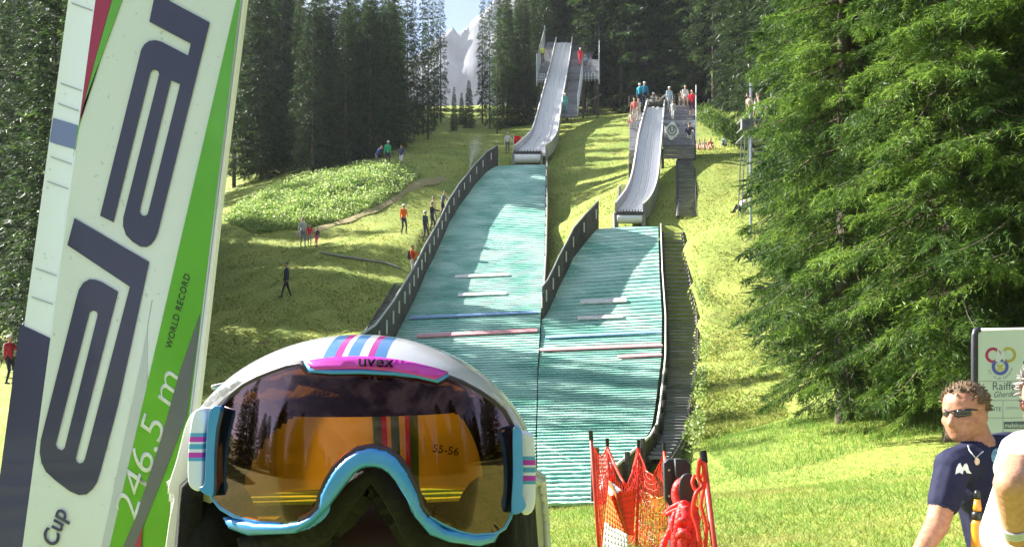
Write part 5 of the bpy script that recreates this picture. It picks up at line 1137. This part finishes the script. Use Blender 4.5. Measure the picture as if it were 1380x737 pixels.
spray('jet of water crossing the foot of the landing hill', P(796, 634, 14.6), (-1, .25, .52), 2.0, .05, 6000, .004)
nz0 = empty('sprinkler', P(634, 224, 75.5), 'small sprinkler head on the left board wall throwing a fan of water', 'sprinkler')
mb = MB(); mb.tube([P(634, 228, 75.5), P(634, 222, 75.5)], .05, 6); mb.build('riser', M_steel, nz0); mb = MB(); mb.ball(P(634, 221.5, 75.5), .09, seg=8, rings=6); mb.build('nozzle', M_steel, nz0)
# hose lying across the meadow
hp = [G(*q, 40) + Vector((0, 0, .06)) for q in [(432, 342), (455, 346), (480, 350), (500, 353), (520, 357), (540, 364)]]
tag(rope(hp, .06, mat('pale_hose', (.3, .3, .27), .6), None, 'hose', 6), 'pale hose lying across the shaded meadow below the family', 'hose')

# ------------------------------------------------------------------ sponsor sign
DSG = 5.5
sg = empty('sponsor_sign', P(1345, 900, DSG), 'white sponsor board in a dark frame standing behind the two men at the right', 'sign')
sgc = lambda px, py, z: P(px, py, DSG) - Vector((0, z, 0))
dz_ = lambda d: (lambda px, py, z: sgc(px, py, z + d))
M_brd = mat('board_white', (.6, .68, .66), .45, var=.04); M_frm = mat('dark_frame', (.03, .03, .045), .45, var=.2)
poly_obj('board', [(1317, 447), (1540, 443), (1540, 745), (1317, 745)], [], sgc, .02, M_brd, sg)
mb = MB(); mb.tube([P(1313.5, 905, DSG), P(1313.5, 452, DSG), P(1315, 446, DSG), P(1320, 444, DSG)], .019, 10); mb.build('frame_post', M_frm, sg, smooth=True)
mb = MB(); mb.tube([P(1314, 445.5, DSG), P(1542, 441.5, DSG)], .012, 8); mb.build('top_rail', M_white, sg, smooth=True)
mb = MB(); mb.tube([P(1543, 905, DSG), P(1543, 442, DSG)], .019, 10); mb.build('frame_post', M_frm, sg, smooth=True)
def sgring(cx, cy, r, w_, m, nm='ring'):
    N = 28; poly_obj(nm, [(cx + (r + w_) * math.cos(2 * math.pi * i / N), cy + (r + w_) * math.sin(2 * math.pi * i / N)) for i in range(N)], [[(cx + (r - w_) * math.cos(2 * math.pi * i / N), cy + (r - w_) * math.sin(2 * math.pi * i / N)) for i in range(N)]], dz_(.0106 + .0004 * (cx % 3)), .0006, m, sg)
sgring(1337, 478.5, 8.6, 1.9, mat('ring_red', (.42, .03, .12), .5)); sgring(1357.5, 478, 8.6, 1.9, mat('ring_yellow', (.5, .42, .10), .5)); sgring(1346.5, 494, 9.2, 2.2, mat('ring_blue', (.10, .12, .5), .5))
poly_obj('emblem', [(1340, 487), (1343, 470), (1347, 478), (1350, 468), (1353, 480), (1356, 472), (1352, 488), (1349, 483), (1345, 488)], [], dz_(.0125), .0006, mat('emblem_white', (.7, .75, .78), .5), sg)
poly_obj('emblem', [(1347, 492), (1352, 490), (1349, 495), (1353, 499), (1346, 498), (1342, 501), (1344, 495), (1341, 491)], [], dz_(.0125), .0006, mat('emblem_gold', (.55, .5, .12), .5), sg)
M_pr = mat('print_grey', (.10, .12, .16), .5)
import math as _m
for i, ch in enumerate('SCI CLUB GARDENA'):
    an = R(160 - 140 * i / 15); X = 1346.5 - 17.5 * _m.cos(R(20 + 140 * i / 15)) ; Y = 492 + 19 * _m.sin(R(20 + 140 * i / 15))
    if ch != ' ': text_obj('print', ch, X, Y, R(-70 + 140 * i / 15), 4.0, dz_(.0105), .0004, M_pb, sg)
text_obj('print', 'Raiffeisen', 1335.5, 525, 0, 15.5, dz_(.0105), .0005, M_pr, sg, xs=.95)
text_obj('print', 'Gherdëina', 1337, 535, R(2), 11, dz_(.0105), .0005, M_pr, sg, shear=.4, xs=.85)
text_obj('print', 'S', 1375.5, 491, R(5), 26, dz_(.0105), .0005, M_sn, sg, shear=.3, xs=1.2); text_obj('print', 'ki Jumping', 1394, 491, R(3), 24, dz_(.0105), .0005, M_sn, sg, shear=.3)
text_obj('print', 'VICENTE', 1318.5, 553.5, 0, 7.5, dz_(.0105), .0005, M_pr, sg, xs=1.0)
text_obj('print', 'CORTINA', 1354, 551, 0, 4.5, dz_(.0105), .0005, M_pg, sg, xs=1.0)
poly_obj('print_block', [(1351.5, 568), (1384, 567), (1384, 577), (1351.5, 577.5)], [], dz_(.0104), .0005, M_pr, sg)
text_obj('print', 'malsiner', 1352.5, 575.5, 0, 8.5, dz_(.0112), .0004, M_brd, sg, xs=.95, off=.2)
for (a, b, c, d) in ((1318, 513, 1540, 511.6), (1318, 539, 1540, 537.6), (1318, 562.5, 1540, 561)): poly_obj('print_line', [(a, b), (c, d), (c, d + .9), (a, b + .9)], [], dz_(.0103), .0004, M_pg, sg)
for x in (1350,): poly_obj('print_line', [(x, 539), (x + .8, 539), (x + .8, 600), (x, 600)], [], dz_(.0103), .0004, M_pg, sg)
q = P(1318, 515, DSG)
for s_ in (-1, 1): poly_obj('print_mark', [(1321.5 - 2.6 * s_, 517), (1322.6 - 2.6 * s_, 517), (1322.6 + 2.6 * s_, 526), (1321.5 + 2.6 * s_, 526)], [], dz_(.0105 + .0002 * s_), .0004, M_pr, sg)

# ------------------------------------------------------------------ man in the navy shirt
man = empty('person', (P(1350, 0, 3.75).x, 3.75, hz_(P(1350, 0, 3.75).x, 3.75)), 'man with curly brown hair and dark sunglasses in a navy shirt, leaning forward', 'person')
NAVY = cmat('cloth', (.02, .022, .055)); SKN = mat('weathered_skin', (.44, .22, .14), .5, scale=55, c2=(.36, .16, .10), bump=.15, spec=.35, detail=6); HB = cmat('hair', (.13, .08, .04)); PANT = cmat('cloth', (.08, .08, .09))
hc = P(1300, 557, 3.62); f = Vector((-.80, -.58, -.10)).normalized(); up = (Vector((-.06, 0, 1)) - f * Vector((-.06, 0, 1)).dot(f)).normalized(); rt_ = f.cross(up)
hm = Matrix((rt_, f, up)).transposed().to_4x4()   # local x right, y forward, z up
HS = .86
H_ = lambda x, y, z: hc + (rt_ * x + f * y + up * z) * HS
SL, SR_ = P(1284, 628, 3.5), P(1362, 604, 3.72)
prims = [('e', (H_(0, -.012, .032), (.074, .096, .082), hm), 1), ('e', (H_(0, .022, -.03), (.061, .072, .078), hm), 1), ('e', (H_(0, .055, -.082), (.034, .034, .026), hm), 1), ('c', (H_(-.032, .078, .022), H_(.032, .078, .022), .016, .016), 1),
         ('c', (H_(0, .094, .008), H_(0, .116, -.03), .0095, .0125), 1), ('c', (H_(0, .10, -.034), H_(.013, .094, -.036), .008, .008), 1), ('c', (H_(0, .10, -.034), H_(-.013, .094, -.036), .008, .008), 1),
         ('c', (H_(-.02, .083, -.06), H_(.02, .083, -.06), .0085, .0085), 3), ('c', (H_(-.016, .084, -.071), H_(.016, .084, -.071), .009, .009), 3), ('e', (H_(-.044, .06, -.022), (.022, .024, .02), hm), 1), ('e', (H_(.044, .06, -.022), (.022, .024, .02), hm), 1),
         ('e', (H_(.075, -.012, -.014), (.012, .024, .034), hm), 1), ('e', (H_(-.075, -.012, -.014), (.012, .024, .034), hm), 1), ('c', (H_(-.05, -.0, -.062), H_(-.02, .05, -.088), .022, .02), 1), ('c', (H_(.05, -.0, -.062), H_(.02, .05, -.088), .022, .02), 1),
         ('c', (H_(0, -.03, -.04), P(1322, 612, 3.63), .054, .062), 1),
         ('c', (P(1312, 618, 3.6), P(1344, 612, 3.66), .062, .066), 0), ('c', (SL, P(1310, 622, 3.58), .066, .075), 0), ('c', (SR_, P(1340, 612, 3.66), .066, .078), 0),
         ('e', (P(1326, 648, 3.62), (.125, .115, .13)), 0), ('c', (P(1330, 650, 3.63), P(1350, 735, 3.72), .118, .122), 0), ('c', (P(1350, 745, 3.73), P(1356, 775, 3.76), .13, .14), 2)]
ELB, HAND = P(1263, 706, 3.42), P(1228, 765, 3.28)
prims += [('c', (SL, P(1272, 676, 3.45), .062, .056), 0), ('c', (P(1272, 672, 3.455), ELB, .047, .041), 1), ('c', (ELB, P(1238, 748, 3.32), .042, .029), 1), ('e', (HAND, (.04, .03, .05)), 1)]
dh = (HAND - ELB).normalized()
for i in range(4):
    b0 = HAND + dh * .04 + Vector((.012 * (i - 1.5) * 1.6, 0, .004 * i)); m0 = b0 + dh * (.032 + .004 * (1.5 - abs(i - 1.5))); e0 = m0 + (dh + Vector((.2, -.5, -.3))).normalized() * .035
    prims += [('c', (b0, m0, .0095, .009, 6), 1), ('c', (m0, e0, .009, .007, 6), 1)]
prims += [('c', (HAND + Vector((.03, -.01, .02)), HAND + Vector((.055, -.03, -.02)), .011, .009, 6), 1)]
E2 = P(1392, 690, 3.8); H2 = P(1340, 738, 3.45)
prims += [('c', (SR_, P(1378, 650, 3.76), .062, .056), 0), ('c', (P(1378, 650, 3.76), E2, .047, .041), 1), ('c', (E2, H2, .04, .029), 1), ('e', (H2, (.045, .032, .04)), 1)]
for sx_ in (-1, 1):
    hp_ = P(1356, 775, 3.76) + Vector((sx_ * .1, 0, -.03)); ft = Vector((hp_.x + sx_ * .06, hp_.y + .1 * sx_, hz_(hp_.x, hp_.y) + .07)); kn, ft = ik(hp_, ft, .43, .42, Vector((-.5, -1, 0)))
    prims += [('c', (hp_, kn, .09, .06), 2), ('c', (kn, ft, .058, .04), 2), ('c', (ft + Vector((0, .04, -.03)), ft + Vector((-.08, -.13, -.035)), .042, .036), 2)]
LIP = cmat('skin', (.42, .17, .13))
remesh_body('body', prims, [NAVY, SKN, PANT, LIP], man, .0065, 3)
rh_ = random.Random(5); mb = MB()
for i in range(1100):   # short curly locks over the scalp
    th = math.acos(rh_.uniform(-.25, 1)); ph = rh_.uniform(0, 6.283); d = Vector((math.sin(th) * math.cos(ph), math.sin(th) * math.sin(ph), math.cos(th)))
    if d.y > .55 and d.z < .62: continue
    if d.y > .1 and d.z < .2: continue
    p0 = Vector((d.x * .075, d.y * .096 - .012, d.z * .083 + .034)); tg = Vector((rh_.gauss(0, 1), rh_.gauss(0, 1), rh_.gauss(0, 1))).normalized(); ln_ = rh_.uniform(.004, .013)
    loc = [p0, p0 + d * ln_ * .6 + tg * .008, p0 + d * ln_ * .95 + tg * .015, p0 + d * ln_ * .7 + tg * .023]
    mb.tube([H_(*q) for q in loc], [.004, .004, .003, .001], 4)
mb.ball(H_(0, -.018, .04), (.0765, .093, .083), hm, 16, 10)
o = mb.build('hair', HB, man, smooth=True); bm = bmesh.new(); bm.from_mesh(o.data); hinv = hm.inverted()
dl = [v for v in bm.verts if (lambda q: (q.y > .045 and q.z < .062) or (q.y > -.0 and q.z < .03) or q.z < -.055)(hinv @ (v.co - hc))]; bmesh.ops.delete(bm, geom=dl, context='VERTS'); bm.to_mesh(o.data); bm.free()
M_sung = mat('dark_lens', (.015, .012, .012), .08, spec=.8, coat=.6)
def shades(root, Hf, sc=1., m=None, frame=M_black):
    mb = MB(); mb.tube([Hf(-.077, -.01, .016), Hf(-.073, .04, .02), Hf(-.062, .063, .026), Hf(-.035, .09, .028), Hf(-.012, .104, .024), Hf(0, .107, .022), Hf(.012, .104, .024), Hf(.035, .09, .028), Hf(.062, .063, .026), Hf(.073, .04, .02), Hf(.077, -.01, .016)], .0034, 6)
    g = mb.build('sunglasses', frame, root, smooth=True)
    for sx_ in (-1, 1):
        mb = MB(); N = 9; rows = []
        for i in range(N):
            u = i / (N - 1); x = sx_ * (.012 + .052 * u); y = .101 - .030 * u ** 2.2 - .012 * u; hh = .0165 * (1 - .35 * u ** 2) * (.55 + .45 * min(1, u * 4))
            rows.append([Hf(x, y, .014 + hh * .75), Hf(x, y + .003, .012), Hf(x, y - .001, .012 - hh)])
        for a, b in zip(rows[:-1], rows[1:]):
            mb.face([a[0], b[0], b[1], a[1]]); mb.face([a[1], b[1], b[2], a[2]])
        o = mb.build('lens', m or M_sung, g, smooth=True); o.modifiers.new('thick', 'SOLIDIFY').thickness = .003
shades(man, H_)
# shirt collar, chest emblem, crest, pendant
def on_chest(px, py, D): return P(px, py, D)
cc = lambda D0: (lambda px, py, z: P(px, py, D0 + .0011 * (px - 1310) * .6 + .00018 * (py - 640) ** 2 * .12) - Vector((0, z, 0)))
CH = 3.435
def snap(px, py, off=.006):  # nearest point of the body seen along this ray
    return None
dgx = bpy.context.evaluated_depsgraph_get(); bpy.context.view_layer.update()
body = [c for c in man.children if c.name.startswith('body')][0]
from mathutils.bvhtree import BVHTree
bvh = BVHTree.FromPolygons([v.co for v in body.data.vertices], [tuple(p_.vertices) for p_ in body.data.polygons])
def skinpt(px, py, off):
    o_ = Vector((0, 0, CZ)); d = (P(px, py, 1.) - o_).normalized(); hit = bvh.ray_cast(o_, d)
    if hit[0] is None: return P(px, py, 3.5)
    return hit[0] + hit[1] * off
skc = lambda px, py, z: skinpt(px, py, .0025 + z)
M_pw = mat('emblem_print', (.75, .76, .78), .7, var=.04)
poly_obj('chest_emblem', [(1287, 639), (1289, 630), (1291.5, 625), (1293.5, 623.5), (1294.5, 626), (1296.5, 630), (1299, 625.5), (1301.5, 624), (1303.5, 627), (1305, 633), (1308.5, 637.5), (1302, 637), (1300, 633), (1297.5, 634), (1296.5, 638.5), (1292.5, 636.5)], [], skc, .001, M_pw, body)
poly_obj('chest_crest', arc([(1338, 607), (1345, 604), (1352, 606), (1354, 614), (1350, 622), (1344, 626), (1337, 622), (1335, 614)], 3), [], skc, .001, mat('crest_teal', (.16, .34, .42), .6, scale=160, var=.6), body)
ch = [(1304, 601), (1305.5, 607), (1309, 612), (1313.5, 617.5), (1318, 613), (1324, 609)]
mb = MB(); mb.tube([skinpt(a, b, .004) for a, b in ch], .0024, 6); nk_ = mb.build('necklace', M_steel, man)
mb = MB(); mb.ball(skinpt(1314.5, 622, .006), (.010, .005, .013), seg=12, rings=8); mb.build('pendant', mat('pale_pendant', (.6, .45, .33), .4), nk_, smooth=True)
mb = MB(); mb.tube([skinpt(a, b, .003) for a, b in [(1266, 679), (1272, 682), (1279, 683), (1286, 681)]], .004, 6); mb.build('sleeve_hem', NAVY, man)
# ------------------------------------------------------------------ second man, cut off by the right edge
man2 = empty('person', (P(1430, 0, 3.1).x, 3.1, hz_(P(1430, 0, 3.1).x, 3.1)), 'grey-haired man in a white shirt at the right edge, bare forearm with a bracelet', 'person')
WH = cmat('cloth', (.62, .62, .60)); SK2 = mat('tanned_skin', (.52, .28, .18), .5, scale=60, c2=(.44, .22, .14), bump=.15, spec=.35, detail=6); HG = cmat('hair', (.22, .2, .2))
hc2 = P(1408, 548, 2.95); f2 = Vector((-.93, -.3, -.12)).normalized(); up2 = (Vector((-.1, 0, 1)) - f2 * Vector((-.1, 0, 1)).dot(f2)).normalized(); r2 = f2.cross(up2); hm2 = Matrix((r2, f2, up2)).transposed().to_4x4()
H2_ = lambda x, y, z: hc2 + r2 * x + f2 * (y * .72) + up2 * z
S1, S2 = P(1374, 612, 2.82), P(1460, 615, 3.15); EL, WR = P(1356, 652, 2.5), P(1363, 722, 2.6)
prims = [('e', (H2_(0, -.012, .032), (.074, .08, .082), hm2), 1), ('e', (H2_(0, .022, -.03), (.061, .06, .078), hm2), 1), ('c', (H2_(0, .094, .008), H2_(0, .116, -.03), .0095, .0125), 1), ('e', (H2_(0, .055, -.082), (.03, .03, .026), hm2), 1), ('e', (H2_(.075, -.012, -.014), (.012, .024, .034), hm2), 1), ('e', (H2_(-.075, -.012, -.014), (.012, .024, .034), hm2), 1),
         ('c', (H2_(0, -.03, -.05), P(1416, 612, 3.0), .056, .065), 1), ('c', (S1, P(1425, 610, 2.98), .07, .085), 0), ('c', (P(1425, 610, 2.98), S2, .085, .07), 0), ('e', (P(1412, 655, 2.98), (.15, .125, .15)), 0), ('c', (P(1412, 660, 2.98), P(1418, 790, 3.1), .138, .142), 0), ('c', (P(1385, 650, 2.95), P(1372, 720, 2.98), .10, .12), 0), ('c', (P(1418, 800, 3.1), P(1422, 830, 3.1), .14, .15), 2),
         ('c', (S1, P(1364, 632, 2.66), .068, .06), 0), ('c', (P(1364, 630, 2.67), EL, .05, .044), 1), ('c', (EL, WR, .044, .03), 1), ('e', (P(1368, 745, 2.66), (.038, .03, .046)), 1), ('c', (S2, P(1475, 700, 3.2), .062, .045), 0), ('c', (P(1475, 700, 3.2), P(1460, 780, 3.1), .04, .03), 1)]
for i in range(4): prims += [('c', (P(1362 + 5 * i, 760, 2.67), P(1360 + 6 * i, 785, 2.70), .0095, .008, 6), 1)]
prims += [('c', (P(1384, 745, 2.66), P(1392, 768, 2.67), .011, .009, 6), 1)]
for sx_ in (-1, 1):
    hp_ = P(1422, 830, 3.1) + Vector((sx_ * .1, 0, -.03)); ft = Vector((hp_.x + sx_ * .05, hp_.y, hz_(hp_.x, hp_.y) + .07)); kn, ft = ik(hp_, ft, .42, .42, Vector((-.5, -1, 0)))
    prims += [('c', (hp_, kn, .09, .06), 2), ('c', (kn, ft, .058, .04), 2), ('c', (ft + Vector((0, .04, -.03)), ft + Vector((-.08, -.13, -.035)), .042, .036), 2)]
b2 = remesh_body('body', prims, [WH, SK2, PANT], man2, .0075, 3)
mb = MB(); rh_ = random.Random(9)
for i in range(1000):
    th = math.acos(rh_.uniform(-.35, 1)); ph = rh_.uniform(0, 6.283); d = Vector((math.sin(th) * math.cos(ph), math.sin(th) * math.sin(ph), math.cos(th)))
    if (d.y > .5 and d.z < .6) or (d.y > .15 and d.z < .1): continue
    p0 = Vector((d.x * .076, d.y * .1 - .012, d.z * .084 + .034)); tg = Vector((rh_.gauss(0, 1), rh_.gauss(0, 1), rh_.gauss(0, 1))).normalized(); mb.tube([H2_(*q) for q in (p0, p0 + d * .012 + tg * .008, p0 + d * .016 + tg * .02)], [.0042, .004, .0012], 4)
mb.build('hair', HG, man2, smooth=True)
shades(man2, H2_, m=mat('red_brown_lens', (.12, .02, .015), .1, coat=.5))
mb = MB(); ax = (WR - EL).normalized()
for k in range(3):
    c = WR - ax * (.022 + .009 * k); a = ax.cross(Vector((0, 1, 0))).normalized(); b = ax.cross(a); mb.tube([c + (a * math.cos(t) + b * math.sin(t)) * .034 for t in np.linspace(0, 6.283, 22)], .0052, 6)
mb.build('bracelet', M_steel, man2, smooth=True)
man2.location.x += .013
# drink bottle between the men
bt = empty('bottle', P(1317, 790, 3.35), 'orange drink bottle with a black cap and black collar between the two men', 'bottle')
bx = P(1317, 0, 3.35).x; zz = lambda y: P(0, y, 3.35).z
mb = MB(); mb.tube([(bx, 3.35, zz(y)) for y in (812, 808, 705, 699)], [.012, .02, .02, .014], 14); mb.build('bottle_body', mat('orange_drink', (.75, .28, .02), .25, coat=.5), bt, smooth=True)
mb = MB(); mb.tube([(bx, 3.35, zz(y)) for y in (700, 697, 691, 688)], [.016, .019, .019, .013], 14); mb.build('collar', M_black, bt, smooth=True)
mb = MB(); mb.tube([(bx, 3.35, zz(y)) for y in (688, 684, 672)], [.013, .014, .01], 14); mb.build('neck', mat('orange_drink', (.75, .28, .02), .25, coat=.5), bt, smooth=True)
mb = MB(); mb.tube([(bx, 3.35, zz(y)) for y in (672, 664, 660)], [.0105, .0105, .007], 12); mb.build('cap', M_black, bt, smooth=True)

# ------------------------------------------------------------------ thin summer haze
mh = bpy.data.materials.new('haze_air'); mh.use_nodes = True; n = mh.node_tree; n.nodes.clear(); o_ = n.nodes.new('ShaderNodeOutputMaterial'); v = n.nodes.new('ShaderNodeVolumePrincipled')
v.inputs['Density'].default_value = .00017; v.inputs['Color'].default_value = (.82, .88, 1, 1); v.inputs['Anisotropy'].default_value = .2
n.links.new(v.outputs[0], o_.inputs['Volume'])
mb = MB(); mb.box((0, 200, 208), (9000, 9000, 440)); tag(mb.build('haze', mh), 'thin pale blue haze in the mountain air over the whole valley', 'haze', kind='stuff')
scn.cycles.volume_bounces = 0
